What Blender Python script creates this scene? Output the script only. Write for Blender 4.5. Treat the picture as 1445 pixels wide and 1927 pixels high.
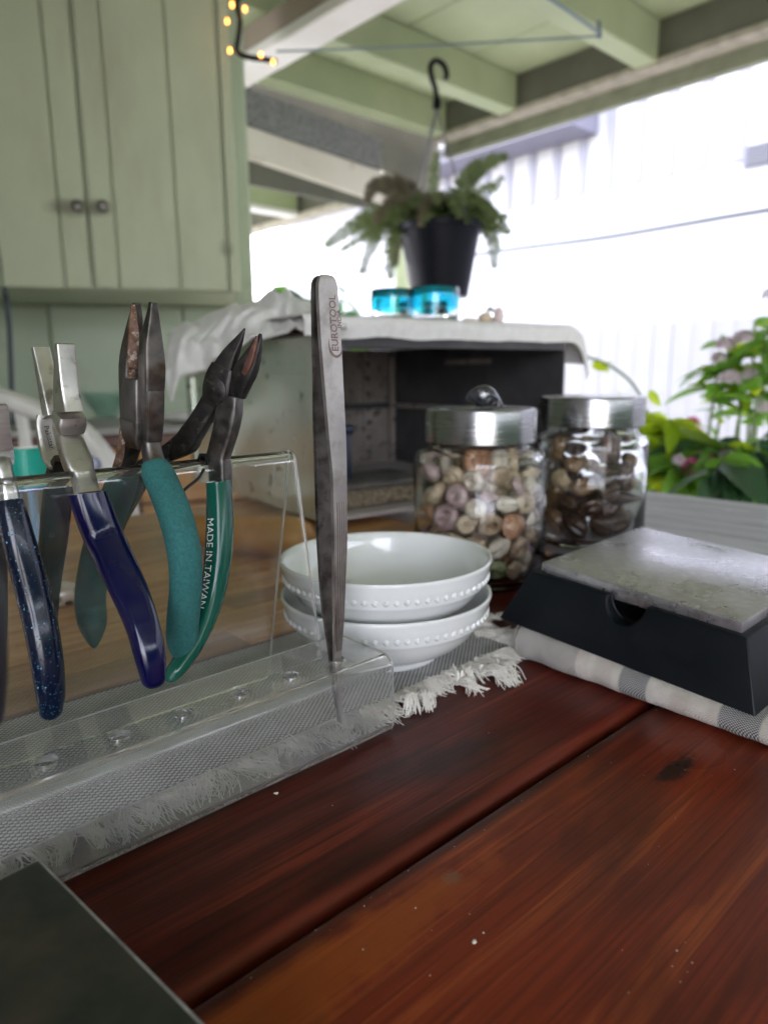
import bpy, bmesh, random
from math import *
from mathutils import Vector, Matrix, noise

random.seed(11)
sc = bpy.context.scene
for o in list(bpy.data.objects):
    bpy.data.objects.remove(o)

# ------------------------------------------------------------------ camera
CAM = Vector((0, 0, .21))
PITCH, ROLL, FPX = radians(11.0), radians(.65), 1336.0
FW = Vector((0, cos(PITCH), -sin(PITCH)))
_r, _u = Vector((1, 0, 0)), Vector((0, sin(PITCH), cos(PITCH)))
RT = _r * cos(ROLL) - _u * sin(ROLL)
UP = _u * cos(ROLL) + _r * sin(ROLL)
cam = bpy.data.cameras.new('camera')
camo = bpy.data.objects.new('camera', cam)
sc.collection.objects.link(camo)
camo.matrix_world = Matrix(((RT.x, UP.x, -FW.x, CAM.x), (RT.y, UP.y, -FW.y, CAM.y), (RT.z, UP.z, -FW.z, CAM.z), (0, 0, 0, 1)))
cam.sensor_fit = 'VERTICAL'
cam.sensor_height = 24.0
cam.lens = 24.0 * FPX / 1927.0
cam.clip_start = .01
cam.clip_end = 400
cam.dof.use_dof = True
cam.dof.focus_distance = .355
cam.dof.aperture_fstop = 5.0
cam.dof.aperture_blades = 0
sc.camera = camo

# ------------------------------------------------------------------ world, sun, exposure
SUN_EL, SUN_ROT = radians(58), radians(55)
world = bpy.data.worlds.new('World')
sc.world = world
world.use_nodes = True
wn = world.node_tree
sky = wn.nodes.new('ShaderNodeTexSky')
sky.sky_type = 'NISHITA'
sky.sun_disc = False
sky.sun_elevation = SUN_EL
sky.sun_rotation = SUN_ROT
sky.air_density = 1.0
sky.dust_density = 1.5
sky.ozone_density = 1.5
hs_ = wn.nodes.new('ShaderNodeHueSaturation')      # overcast: the sky's blue mostly greyed out
hs_.inputs['Saturation'].default_value = .35
wn.links.new(sky.outputs[0], hs_.inputs['Color'])
wn.links.new(hs_.outputs[0], wn.nodes['Background'].inputs[0])
wn.nodes['Background'].inputs[1].default_value = .14
sun = bpy.data.lights.new('sun', 'SUN')
sun.energy = 1.5
sun.angle = radians(14)
sun.color = (1, .97, .92)
suno = bpy.data.objects.new('sun', sun)
sc.collection.objects.link(suno)
# direction towards the sun: rotation measured clockwise from +Y
sd = Vector((sin(SUN_ROT) * cos(SUN_EL), cos(SUN_ROT) * cos(SUN_EL), sin(SUN_EL)))
suno.rotation_euler = sd.to_track_quat('Z', 'Y').to_euler()
sc.view_settings.view_transform = 'Standard'
sc.view_settings.look = 'None'
sc.view_settings.gamma = 1
sc.view_settings.exposure = 4.0
sc.view_settings.use_curve_mapping = False
sc.view_settings.use_white_balance = True          # camera white balance: the green paint tints all the light
sc.view_settings.white_balance_temperature = 6500
sc.view_settings.white_balance_tint = 18
sc.render.engine = 'CYCLES'
sc.cycles.use_denoising = True
sc.cycles.max_bounces = 16
sc.cycles.diffuse_bounces = 5
sc.cycles.glossy_bounces = 6
sc.cycles.transmission_bounces = 14
sc.cycles.transparent_max_bounces = 16
sc.cycles.sample_clamp_indirect = 8
sc.cycles.blur_glossy = .5

# ------------------------------------------------------------------ measuring helpers (photo pixel + a known plane -> place)
def ray(x, y): return FW + RT * ((x - 722.5) / FPX) - UP * ((y - 963.5) / FPX)
def G(x, y, z=0.0):
    d = ray(x, y); return CAM + d * ((z - CAM.z) / d.z)
def D(x, y, Y):
    d = ray(x, y); return CAM + d * (Y / d.y)
def PL(x, y, P, n):
    d = ray(x, y); return CAM + d * ((P - CAM).dot(n) / d.dot(n))
TH = radians(42.5)
A = Vector((cos(TH), sin(TH), 0))       # along the boards, to the far right
B = Vector((-sin(TH), cos(TH), 0))      # across the boards, to the far left
Z = Vector((0, 0, 1))
def AB(a, b, z=0.0): return A * a + B * b + Z * z
def PXY(P):
    q = P - CAM; w = q.dot(FW)
    return 722.5 + FPX * q.dot(RT) / w, 963.5 - FPX * q.dot(UP) / w
def toab(P): return P.dot(A), P.dot(B)

# ------------------------------------------------------------------ object helpers
W = {None: Vector()}
def thing(name, label, cat, loc=(0, 0, 0), group=None):
    o = bpy.data.objects.new(name, None)
    o.empty_display_size = .02
    sc.collection.objects.link(o)
    o.location = loc
    o['label'] = label; o['category'] = cat
    if group: o['group'] = group
    W[o] = Vector(loc)
    return o
def mesh(name, V, F, mat, off=Vector(), smooth=True, ang=38, bevel=0, seg=2, sub=0):
    me = bpy.data.meshes.new(name)
    bm = bmesh.new()
    vs = [bm.verts.new(Vector(v) - off) for v in V]
    for f in F:
        try: bm.faces.new([vs[i] for i in f])
        except ValueError: pass
    bmesh.ops.recalc_face_normals(bm, faces=bm.faces)
    if bevel:
        ed = [e for e in bm.edges if len(e.link_faces) == 2 and e.calc_face_angle(0) > radians(30)]
        bmesh.ops.bevel(bm, geom=ed, offset=bevel, segments=seg, profile=.5, affect='EDGES', clamp_overlap=True)
    if sub:
        bmesh.ops.subdivide_edges(bm, edges=bm.edges, cuts=sub, use_grid_fill=True)
    bm.to_mesh(me); bm.free()
    if mat: me.materials.append(mat)
    if smooth:
        me.shade_smooth()
        me.set_sharp_from_angle(angle=radians(ang))
    return me
def part(name, VF, mat, parent=None, label=None, kind=None, **k):
    off = W[parent]
    o = bpy.data.objects.new(name, mesh(name, VF[0], VF[1], mat, off, **k))
    sc.collection.objects.link(o)
    o.parent = parent
    W[o] = off
    if label: o['label'] = label
    if kind: o['kind'] = kind
    return o
def solo(name, VF, mat, loc, label=None, cat=None, group=None, kind=None, **k):
    o = bpy.data.objects.new(name, mesh(name, VF[0], VF[1], mat, Vector(loc), **k))
    sc.collection.objects.link(o)
    o.location = loc
    W[o] = Vector(loc)
    if label: o['label'] = label
    if cat: o['category'] = cat
    if group: o['group'] = group
    if kind: o['kind'] = kind
    return o
def inst(name, me, parent, loc, rot=None, scale=None):
    o = bpy.data.objects.new(name, me)
    sc.collection.objects.link(o)
    o.parent = parent
    o.location = Vector(loc) - W[parent]
    if rot is not None: o.rotation_euler = rot.to_euler() if hasattr(rot, 'to_euler') else rot
    if scale is not None: o.scale = (scale, scale, scale) if isinstance(scale, (int, float)) else scale
    W[o] = Vector(loc)
    return o

# ------------------------------------------------------------------ shapes: each returns (verts, faces)
def join(*gs):
    V, F = [], []
    for v, f in gs:
        n = len(V); V += list(v); F += [tuple(i + n for i in q) for q in f]
    return V, F
def boxv(c, ex, ey, ez):
    """box from centre and three half-axis vectors"""
    c = Vector(c)
    V = [c + ex * i + ey * j + ez * k for k in (-1, 1) for j in (-1, 1) for i in (-1, 1)]
    return V, [(0, 1, 3, 2), (4, 6, 7, 5), (0, 4, 5, 1), (2, 3, 7, 6), (0, 2, 6, 4), (1, 5, 7, 3)]
def box0(x0, x1, y0, y1, z0, z1, ex=Vector((1, 0, 0)), ey=Vector((0, 1, 0)), ez=Z, o=Vector()):
    c = o + ex * ((x0 + x1) / 2) + ey * ((y0 + y1) / 2) + ez * ((z0 + z1) / 2)
    return boxv(c, ex * ((x1 - x0) / 2), ey * ((y1 - y0) / 2), ez * ((z1 - z0) / 2))
def prism(poly, o, ex, ey, ez):
    """poly in (ex,ey) from origin o, extruded by vector ez"""
    n = len(poly)
    V = [o + ex * x + ey * y for x, y in poly] + [o + ex * x + ey * y + ez for x, y in poly]
    F = [tuple(range(n)), tuple(range(2 * n - 1, n - 1, -1))]
    F += [(i, (i + 1) % n, n + (i + 1) % n, n + i) for i in range(n)]
    return V, F
def lathe(prof, c, seg=48, ax=Z, ex=Vector((1, 0, 0)), closed=False):
    ax = ax.normalized()
    ex = (ex - ax * ex.dot(ax)).normalized(); ey = ax.cross(ex)
    c = Vector(c); V, F, rows = [], [], []
    for r, z in prof:
        if r < 1e-7:
            rows.append([len(V)]); V.append(c + ax * z)
        else:
            rows.append(list(range(len(V), len(V) + seg)))
            V += [c + ax * z + (ex * cos(2 * pi * k / seg) + ey * sin(2 * pi * k / seg)) * r for k in range(seg)]
    pairs = list(zip(rows, rows[1:]))
    if closed: pairs.append((rows[-1], rows[0]))
    for p, q in pairs:
        for k in range(seg):
            k2 = (k + 1) % seg
            if len(p) == 1 and len(q) == 1: continue
            if len(p) == 1: F.append((p[0], q[k], q[k2]))
            elif len(q) == 1: F.append((p[k], p[k2], q[0]))
            else: F.append((p[k], p[k2], q[k2], q[k]))
    return V, F
def spline(P, n=8):
    """Catmull-Rom through tuples of any dimension"""
    if len(P) < 3: 
        return [tuple(a + (b - a) * k / n for a, b in zip(P[0], P[1])) for k in range(n + 1)]
    out = []
    for i in range(len(P) - 1):
        p0, p1, p2, p3 = P[max(i - 1, 0)], P[i], P[i + 1], P[min(i + 2, len(P) - 1)]
        for k in range(n):
            t = k / n
            out.append(tuple(.5 * (2 * b + (c - a) * t + (2 * a - 5 * b + 4 * c - d) * t * t + (3 * b - a - 3 * c + d) * t ** 3) for a, b, c, d in zip(p0, p1, p2, p3)))
    out.append(tuple(P[-1]))
    return out
def sweep(P, WT, axis, n=2.0, seg=16, cap=True):
    """P points; WT (in-plane width, width along axis) at each; section a superellipse of exponent n (or list)"""
    axis = axis.normalized()
    V, F = [], []
    for i, p in enumerate(P):
        t = (P[min(i + 1, len(P) - 1)] - P[max(i - 1, 0)]).normalized()
        nn = t.cross(axis)
        nn = nn.normalized() if nn.length > 1e-6 else Vector((1, 0, 0))
        w, th = WT[i]
        e = 2.0 / (n[i] if isinstance(n, (list, tuple)) else n)
        for k in range(seg):
            a = 2 * pi * (k + .5) / seg
            c, s = cos(a), sin(a)
            V.append(p + nn * (copysign(abs(c) ** e, c) * w / 2) + axis * (copysign(abs(s) ** e, s) * th / 2))
    m = len(P)
    for i in range(m - 1):
        for k in range(seg):
            k2 = (k + 1) % seg
            F.append((i * seg + k, i * seg + k2, (i + 1) * seg + k2, (i + 1) * seg + k))
    if cap:
        F.append(tuple(range(seg))); F.append(tuple((m - 1) * seg + k for k in range(seg)))
    return V, F
def tube(P, r, seg=8, cap=True):
    P = [Vector(p) for p in P]
    V, F = [], []
    ref = Vector((.31, .17, .93))
    t0 = (P[1] - P[0]).normalized()
    nn = t0.cross(ref)
    nn = nn.normalized() if nn.length > .05 else t0.cross(Vector((1, 0, 0))).normalized()
    for i, p in enumerate(P):
        t = (P[min(i + 1, len(P) - 1)] - P[max(i - 1, 0)])
        t = t.normalized() if t.length > 1e-9 else t0
        nn = nn - t * nn.dot(t)
        nn = nn.normalized() if nn.length > 1e-6 else t.orthogonal().normalized()
        b = t.cross(nn)
        rr = r[i] if isinstance(r, (list, tuple)) else r
        V += [p + (nn * cos(2 * pi * k / seg) + b * sin(2 * pi * k / seg)) * rr for k in range(seg)]
    for i in range(len(P) - 1):
        for k in range(seg):
            k2 = (k + 1) % seg
            F.append((i * seg + k, i * seg + k2, (i + 1) * seg + k2, (i + 1) * seg + k))
    if cap:
        F.append(tuple(range(seg))); F.append(tuple((len(P) - 1) * seg + k for k in range(seg)))
    return V, F
def ball(c, rx, ry=None, rz=None, seg=12, rings=8):
    ry = ry or rx; rz = rz or rx
    prof = [(sin(pi * i / rings), -cos(pi * i / rings)) for i in range(rings + 1)]
    V, F = lathe(prof, (0, 0, 0), seg)
    c = Vector(c)
    return [c + Vector((v.x * rx, v.y * ry, v.z * rz)) for v in V], F
def sheet(rows):
    """grid of points -> open sheet"""
    m, n = len(rows), len(rows[0])
    V = [p for r in rows for p in r]
    F = [(i * n + j, i * n + j + 1, (i + 1) * n + j + 1, (i + 1) * n + j) for i in range(m - 1) for j in range(n - 1)]
    return V, F
def thick(rows, d):
    """grid of points -> closed sheet of thickness d (vector or number along local normal)"""
    m, n = len(rows), len(rows[0])
    top = []
    for i in range(m):
        r = []
        for j in range(n):
            du = rows[i][min(j + 1, n - 1)] - rows[i][max(j - 1, 0)]
            dv = rows[min(i + 1, m - 1)][j] - rows[max(i - 1, 0)][j]
            nn = du.cross(dv)
            nn = nn.normalized() if nn.length > 1e-12 else Z
            r.append(rows[i][j] + nn * d)
        top.append(r)
    V1, F1 = sheet(rows); V2, F2 = sheet(top)
    k = len(V1)
    V = V1 + V2
    F = F1 + [tuple(q + k for q in reversed(f)) for f in F2]
    ring = [j for j in range(n)] + [i * n + n - 1 for i in range(1, m)] + [(m - 1) * n + j for j in range(n - 2, -1, -1)] + [i * n for i in range(m - 2, 0, -1)]
    for a, b in zip(ring, ring[1:] + ring[:1]):
        F.append((a, a + k, b + k, b))
    return V, F
def text_geo(s, size, fn, align='LEFT', sub=0, bold=0):
    """flat print: each letter's outline laid on a surface by fn(x, y) -> point"""
    cu = bpy.data.curves.new('lettering', 'FONT')
    cu.body = s; cu.size = size; cu.align_x = align; cu.align_y = 'CENTER'
    cu.resolution_u = 3
    cu.offset = bold
    ob = bpy.data.objects.new('lettering', cu)
    sc.collection.objects.link(ob)
    dg = bpy.context.evaluated_depsgraph_get()
    dg.update()
    me = bpy.data.meshes.new_from_object(ob.evaluated_get(dg))
    V = [fn(v.co.x, v.co.y) for v in me.vertices]
    F = [tuple(p.vertices) for p in me.polygons]
    bpy.data.objects.remove(ob); bpy.data.curves.remove(cu); bpy.data.meshes.remove(me)
    return V, F

# ------------------------------------------------------------------ materials
class NT:
    def __init__(self, name):
        self.m = bpy.data.materials.new(name)
        self.m.use_nodes = True
        self.t = self.m.node_tree
        self.b = self.t.nodes['Principled BSDF']
        self.out = self.t.nodes['Material Output']
        self._co = None
    def n(self, typ, **k):
        nd = self.t.nodes.new('ShaderNode' + typ)
        for a, v in k.items(): setattr(nd, a, v)
        return nd
    def l(self, a, b): self.t.links.new(a, b)
    def co(self, scale=(1, 1, 1), rot=(0, 0, 0), loc=(0, 0, 0)):
        if self._co is None: self._co = self.n('TexCoord').outputs['Object']
        mp = self.n('Mapping', vector_type='POINT')
        mp.inputs['Rotation'].default_value = rot
        mp.inputs['Location'].default_value = loc
        mp2 = self.n('Mapping', vector_type='POINT')
        mp2.inputs['Scale'].default_value = scale
        self.l(self._co, mp.inputs[0]); self.l(mp.outputs[0], mp2.inputs[0])
        return mp2.outputs[0]
    def noise(self, co, scale=5, detail=4, rough=.55, dist=0):
        t = self.n('TexNoise')
        self.l(co, t.inputs['Vector'])
        t.inputs['Scale'].default_value = scale; t.inputs['Detail'].default_value = detail
        t.inputs['Roughness'].default_value = rough; t.inputs['Distortion'].default_value = dist
        return t.outputs['Fac']
    def ramp(self, fac, stops, interp='LINEAR'):
        r = self.n('ValToRGB'); e = r.color_ramp.elements
        r.color_ramp.interpolation = interp
        while len(e) < len(stops): e.new(.5)
        for q, (p, c) in zip(e, stops):
            q.position = p
            q.color = (c, c, c, 1) if isinstance(c, (int, float)) else (*c, 1)
        self.l(fac, r.inputs[0]); return r.outputs[0]
    def mix(self, fac, a, b, mode='MIX'):
        x = self.n('Mix', data_type='RGBA', blend_type=mode)
        for v, i in ((fac, 0), (a, 6), (b, 7)):
            if isinstance(v, (int, float)): x.inputs[i].default_value = v
            elif isinstance(v, tuple): x.inputs[i].default_value = (*v, 1)
            else: self.l(v, x.inputs[i])
        return x.outputs[2]
    def math(self, op, a, b=None, c=None):
        x = self.n('Math', operation=op)
        for i, v in enumerate((a, b, c)):
            if v is None: continue
            if isinstance(v, (int, float)): x.inputs[i].default_value = v
            else: self.l(v, x.inputs[i])
        return x.outputs[0]
    def set(self, **k):
        for a, v in k.items():
            s = self.b.inputs[a.replace('_', ' ')]
            if isinstance(v, (int, float)): s.default_value = v
            elif isinstance(v, tuple): s.default_value = (*v, 1) if len(v) == 3 and s.type == 'RGBA' else v
            else: self.l(v, s)
    def bump(self, h, strength=.3, dist=.001, prev=None):
        b = self.n('Bump')
        b.inputs['Strength'].default_value = strength; b.inputs['Distance'].default_value = dist
        self.l(h, b.inputs['Height'])
        if prev: self.l(prev, b.inputs['Normal'])
        self.l(b.outputs[0], self.b.inputs['Normal'])
        return b.outputs[0]

def simple(name, c1, c2=None, scale=20, rough=.5, rough2=None, metal=0.0, stretch=(1, 1, 1), rot=(0, 0, 0), lo=.35, hi=.65, bump=0, bscale=None, bdist=.0005, coat=0, spots=None, detail=5, spec=.5):
    q = NT(name)
    co = q.co(stretch, rot)
    f = q.noise(co, scale, detail)
    col = q.ramp(f, [(lo, c1), (hi, c2 or c1)])
    if spots:
        sc_, sscale, s_lo, s_hi = spots
        g = q.noise(q.co((1, 1, 1), (0, 0, 0), (3.1, 1.7, .3)), sscale, 3, .6)
        col = q.mix(q.ramp(g, [(s_lo, 0.0), (s_hi, 1.0)]), col, sc_)
    q.set(Base_Color=col, Metallic=metal, Coat_Weight=coat, Coat_Roughness=.08)
    q.b.inputs['Specular IOR Level'].default_value = spec
    if rough2 is not None: q.set(Roughness=q.ramp(f, [(lo, rough), (hi, rough2)]))
    else: q.set(Roughness=rough)
    if bump:
        q.bump(q.noise(co, bscale or scale * 3, 4), bump, bdist)
    return q.m

ROTA = (0, 0, -TH)
def mahogany(name, dark, mid, light, shift, marks=(), stripes=()):
    q = NT(name)
    co = q.co((1, 1, 1), ROTA, (shift, shift * .37, 0))
    cs = q.co((2.6, 62, 20), ROTA, (shift, shift, 0))
    cl = q.co((3.5, 9, 3), ROTA, (shift * 2, .3, 0))
    cf = q.co((7, 520, 60), ROTA, (shift, 0, 0))
    streak = q.noise(cs, 1.6, 6, .6, .6)
    cloud = q.noise(cl, 1.5, 4, .5, 1.2)
    fine = q.noise(cf, 1, 4, .6, .2)
    base = q.ramp(streak, [(.33, tuple(c * .5 for c in mid)), (.46, mid), (.54, mid), (.66, light)])
    base = q.mix(q.ramp(cloud, [(.44, 0.0), (.64, .72)]), base, dark)
    base = q.mix(q.ramp(fine, [(.36, .6), (.52, 0.0)]), base, dark)
    big = q.noise(q.co((1, 1.6, 1), ROTA, (shift * 3, 0, 0)), 2.6, 2)
    for (x, y, rx, ry, col, amt, wob) in marks:
        P = G(x, y) - AB(.1, 0, 0)      # in the table's own coordinates
        mp = q.n('Mapping', vector_type='POINT')
        q.l(q._co, mp.inputs[0])
        # bring the spot to the origin, then squash along the grain
        v1 = q.n('VectorMath', operation='SUBTRACT'); q.l(q._co, v1.inputs[0]); v1.inputs[1].default_value = (P.x, P.y, 0)
        q.l(v1.outputs[0], mp.inputs[0])
        mp.inputs['Rotation'].default_value = (0, 0, -TH)
        mp3 = q.n('Mapping', vector_type='POINT'); q.l(mp.outputs[0], mp3.inputs[0]); mp3.inputs['Scale'].default_value = (1 / rx, 1 / ry, 0)
        ln = q.n('VectorMath', operation='LENGTH'); q.l(mp3.outputs[0], ln.inputs[0])
        d = q.math('ADD', ln.outputs['Value'], q.math('MULTIPLY', q.math('SUBTRACT', q.noise(q.co(), wob, 3), .5), 1.3))
        base = q.mix(q.math('MULTIPLY', q.ramp(d, [(.55, 1.0), (1.0, 0.0)]), amt), base, col)
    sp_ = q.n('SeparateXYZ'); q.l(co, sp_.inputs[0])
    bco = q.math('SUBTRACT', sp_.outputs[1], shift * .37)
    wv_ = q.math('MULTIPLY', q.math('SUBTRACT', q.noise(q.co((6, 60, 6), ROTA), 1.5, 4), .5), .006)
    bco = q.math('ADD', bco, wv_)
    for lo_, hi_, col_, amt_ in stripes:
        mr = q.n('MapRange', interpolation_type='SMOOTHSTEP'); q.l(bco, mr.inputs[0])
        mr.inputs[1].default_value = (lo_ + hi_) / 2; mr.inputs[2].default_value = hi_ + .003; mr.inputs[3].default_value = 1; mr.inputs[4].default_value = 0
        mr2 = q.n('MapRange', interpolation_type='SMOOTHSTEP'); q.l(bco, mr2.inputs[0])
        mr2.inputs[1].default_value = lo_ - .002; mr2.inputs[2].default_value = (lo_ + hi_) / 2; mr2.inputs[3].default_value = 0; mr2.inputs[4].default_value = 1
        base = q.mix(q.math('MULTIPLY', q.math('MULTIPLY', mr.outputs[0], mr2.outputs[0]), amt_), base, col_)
    q.set(Base_Color=base, Roughness=q.ramp(big, [(.3, .24), (.7, .38)]))
    q.b.inputs['Specular IOR Level'].default_value = .2
    q.bump(q.mix(.35, fine, q.noise(q.co(), 140, 3)), .28, .0006)
    return q.m

def cabinet_paint(spots):
    q = NT('sage_green_cupboard_paint')
    f = q.noise(q.co(), 5, 5); g = q.noise(q.co((1, 1, .25), (0, 0, 0), (3, 1, 0)), 7, 4, .6)
    col = q.ramp(f, [(.35, (.46, .51, .345)), (.65, (.51, .555, .385))])
    col = q.mix(q.ramp(g, [(.5, 0.0), (.75, .8)]), col, (.40, .405, .275))
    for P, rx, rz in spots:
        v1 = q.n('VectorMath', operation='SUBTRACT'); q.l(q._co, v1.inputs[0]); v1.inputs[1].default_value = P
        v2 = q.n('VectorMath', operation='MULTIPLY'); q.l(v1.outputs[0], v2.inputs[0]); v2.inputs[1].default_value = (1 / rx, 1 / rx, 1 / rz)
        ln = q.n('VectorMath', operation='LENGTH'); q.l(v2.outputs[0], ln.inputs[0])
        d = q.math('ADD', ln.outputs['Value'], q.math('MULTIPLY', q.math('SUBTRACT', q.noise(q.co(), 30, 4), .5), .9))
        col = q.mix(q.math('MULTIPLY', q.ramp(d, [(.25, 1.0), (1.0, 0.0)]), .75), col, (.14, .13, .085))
    q.set(Base_Color=col, Roughness=q.ramp(f, [(.35, .5), (.65, .65)]))
    q.bump(q.noise(q.co((1, 1, .15)), 60, 4), .12, .002)
    return q.m

def glassy(name, col=(1, 1, 1), rough=.0, ior=1.5, dust=0.0, dustcol=(.8, .8, .78), dscale=60, dlo=.45, dhi=.75):
    q = NT(name)
    q.set(Base_Color=col, Roughness=rough, IOR=ior, Transmission_Weight=1.0)
    if dust:
        f = q.ramp(q.noise(q.co(), dscale, 6, .65), [(dlo, dust * .45), (dhi, dust)])
        df = q.n('BsdfDiffuse'); df.inputs[0].default_value = (*dustcol, 1)
        mx = q.n('MixShader')
        q.l(f, mx.inputs[0]); q.l(q.b.outputs[0], mx.inputs[1]); q.l(df.outputs[0], mx.inputs[2])
        q.l(mx.outputs[0], q.out.inputs[0])
    return q.m

def leafmat(name, c1, c2, trans=.45, rough=.45, scale=14):
    q = NT(name)
    f = q.noise(q.co(), scale, 3)
    col = q.ramp(f, [(.35, c1), (.65, c2)])
    oi = q.n('ObjectInfo')
    col = q.mix(q.math('MULTIPLY', oi.outputs['Random'], .5), col, tuple(x * .55 for x in c1))
    q.set(Base_Color=col, Roughness=rough)
    tr = q.n('BsdfTranslucent'); q.l(q.mix(.5, col, tuple(min(1, x * 2.2) for x in c2)), tr.inputs[0])
    mx = q.n('MixShader'); mx.inputs[0].default_value = trans
    q.l(q.b.outputs[0], mx.inputs[1]); q.l(tr.outputs[0], mx.inputs[2]); q.l(mx.outputs[0], q.out.inputs[0])
    return q.m

M = {}
M['steel'] = simple('brushed_steel', (.52, .51, .49), (.62, .61, .59), 60, .3, .42, 1.0, stretch=(1, 1, 9), bump=.05, bscale=200)
M['satin_steel'] = simple('satin_steel', (.60, .57, .54), (.74, .71, .68), 90, .33, .45, 1.0, spots=((.35, .32, .29), 120, .58, .72), bump=.06, bscale=300)
M['dark_steel'] = simple('dark_steel', (.10, .095, .09), (.19, .175, .16), 130, .34, .52, 1.0, spots=((.10, .065, .045), 70, .52, .72), bump=.25, bscale=420, bdist=.0004)
M['rust'] = simple('rusted_steel', (.12, .06, .035), (.27, .17, .12), 240, .6, .8, .35, spots=((.5, .42, .36), 330, .56, .66), bump=.6, bscale=500, bdist=.0006)
M['black_steel'] = simple('blackened_steel', (.028, .026, .025), (.06, .055, .05), 160, .38, .55, .8, spots=((.16, .14, .11), 190, .60, .74), bump=.25, bscale=420, bdist=.0004)
M['blued_red'] = simple('worn_red_brown_steel', (.16, .075, .055), (.24, .13, .10), 160, .42, .55, .7)
M['black_wire'] = simple('black_wire', (.012, .012, .013), None, 50, .35, None, .5)
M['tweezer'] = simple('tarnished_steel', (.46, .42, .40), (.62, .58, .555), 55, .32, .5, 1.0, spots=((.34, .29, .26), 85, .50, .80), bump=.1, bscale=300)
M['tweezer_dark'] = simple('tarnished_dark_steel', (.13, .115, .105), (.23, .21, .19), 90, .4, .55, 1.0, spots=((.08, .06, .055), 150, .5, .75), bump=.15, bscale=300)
M['navy'] = simple('navy_dipped_vinyl', (.002, .002, .034), (.003, .003, .045), 30, .13, None, 0, coat=.15, spec=.4)
M['teal_foam'] = simple('teal_foam_grip', (.014, .105, .10), (.024, .15, .145), 700, .85, None, 0, bump=.5, bscale=900, bdist=.0006, spots=((.02, .10, .10), 60, .5, .75))
M['green'] = simple('green_dipped_vinyl', (.002, .072, .048), (.003, .085, .056), 40, .16, None, 0, coat=.1, spec=.4)
M['black_grip'] = simple('black_grip', (.02, .02, .026), (.03, .03, .036), 60, .45)
M['print_white'] = simple('white_print', (.75, .82, .78), None, 10, .5)
M['etch'] = simple('dark_etched_print', (.20, .14, .125), None, 10, .6)
M['etch2'] = simple('dark_stamped_print', (.06, .055, .055), None, 10, .6)
M['porcelain'] = simple('white_glazed_porcelain', (.76, .775, .755), (.78, .79, .775), 8, .05, None, 0, coat=.5)
M['rubber'] = simple('black_rubber', (.0022, .0036, .0056), (.0032, .005, .0074), 60, .42, .5, 0, bump=.05, bscale=300, spec=.25)
M['bench_steel'] = None
M['lid'] = simple('brushed_lid_steel', (.27, .27, .27), (.36, .36, .355), 40, .20, .28, 1.0, stretch=(1, 1, 14))
M['lid_top'] = simple('lid_top_steel', (.36, .37, .38), (.44, .45, .46), 40, .3, .4, 1.0)
M['white_cloth'] = simple('white_cotton', (.62, .61, .58), (.70, .69, .67), 60, .9, None, 0, bump=.3, bscale=600)
M['plastic_white'] = simple('white_plastic', (.66, .64, .58), (.72, .70, .65), 12, .4)
M['teal_tape'] = simple('teal_plastic_tape', (.002, .30, .22), (.004, .36, .27), 30, .35)
M['navy_tape'] = simple('blue_plastic_tape', (.01, .02, .22), (.015, .03, .27), 30, .3)
M['paper'] = simple('white_card_core', (.75, .74, .70), None, 30, .8)
M['lightblue_glass'] = glassy('pale_blue_glass', (.62, .78, .95), .02)
M['glass'] = glassy('clear_jar_glass', (.97, .99, .98), 0, 1.48)
M['acrylic'] = glassy('scuffed_clear_acrylic', (.995, .995, .99), .004, 1.49, .028, (.72, .71, .67), 70, .52, .80)
M['acrylic_shelf'] = glassy('dusty_clear_acrylic', (.996, .996, .992), .008, 1.49, .15, (.88, .87, .84), 42, .44, .78)
M['teal_glass'] = glassy('turquoise_glass', (.02, .60, .72), .02)
M['tumbler_glass'] = glassy('bubbly_clear_glass', (.93, .97, .98), .06)
M['orange_wood'] = simple('orange_varnished_wood', (.42, .20, .045), (.55, .27, .065), 12, .4, None, 0, stretch=(1, 6, 6))
M['green_paint'] = simple('sage_green_paint', (.46, .51, .345), (.51, .555, .385), 5, .5, .65, 0, spots=((.285, .295, .19), 3.5, .52, .75), bump=.12, bscale=30, bdist=.003)
M['green_paint2'] = simple('sage_green_ceiling_paint', (.34, .395, .235), (.40, .45, .28), 3, .6, None, 0, bump=.1, bscale=20, bdist=.003)
M['wall_paint'] = simple('pale_green_wall_paint', (.43, .505, .37), (.47, .545, .41), 4, .6, None, 0, spots=((.36, .40, .29), 6, .55, .75), bump=.12, bscale=30, bdist=.003)
M['cream_paint'] = simple('cream_paint', (.66, .62, .53), (.72, .69, .60), 4, .6, None, 0, spots=((.45, .39, .30), 7, .62, .75))
M['white_beam'] = simple('white_beam_paint', (.70, .68, .65), (.76, .75, .72), 4, .55, None, 0)
M['taupe_paint'] = simple('taupe_beam_paint', (.30, .24, .20), (.34, .28, .235), 4, .6)
M['olive_paint'] = simple('dark_olive_paint', (.10, .10, .075), (.14, .14, .105), 4, .65)
M['drip_paint'] = simple('weathered_olive_green_paint', (.17, .19, .12), (.23, .25, .165), 7, .65)
M['trim_paint'] = simple('weathered_lit_trim_paint', (.30, .275, .22), (.42, .39, .32), 14, .6)
M['tar'] = simple('grey_mineral_felt', (.13, .135, .135), (.26, .265, .26), 55, .9, None, 0, bump=.6, bscale=120, bdist=.006, detail=8)
M['siding'] = simple('white_siding', (.36, .36, .38), (.40, .40, .42), 3, .55)
M['siding_batten'] = simple('pale_batten_paint', (.20, .20, .245), (.22, .22, .265), 3, .6)
M['lilac'] = simple('lilac_grey_fascia', (.15, .145, .19), (.17, .165, .21), 3, .6)
M['vent'] = simple('grey_louvre', (.12, .12, .14), None, 3, .5)
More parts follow.
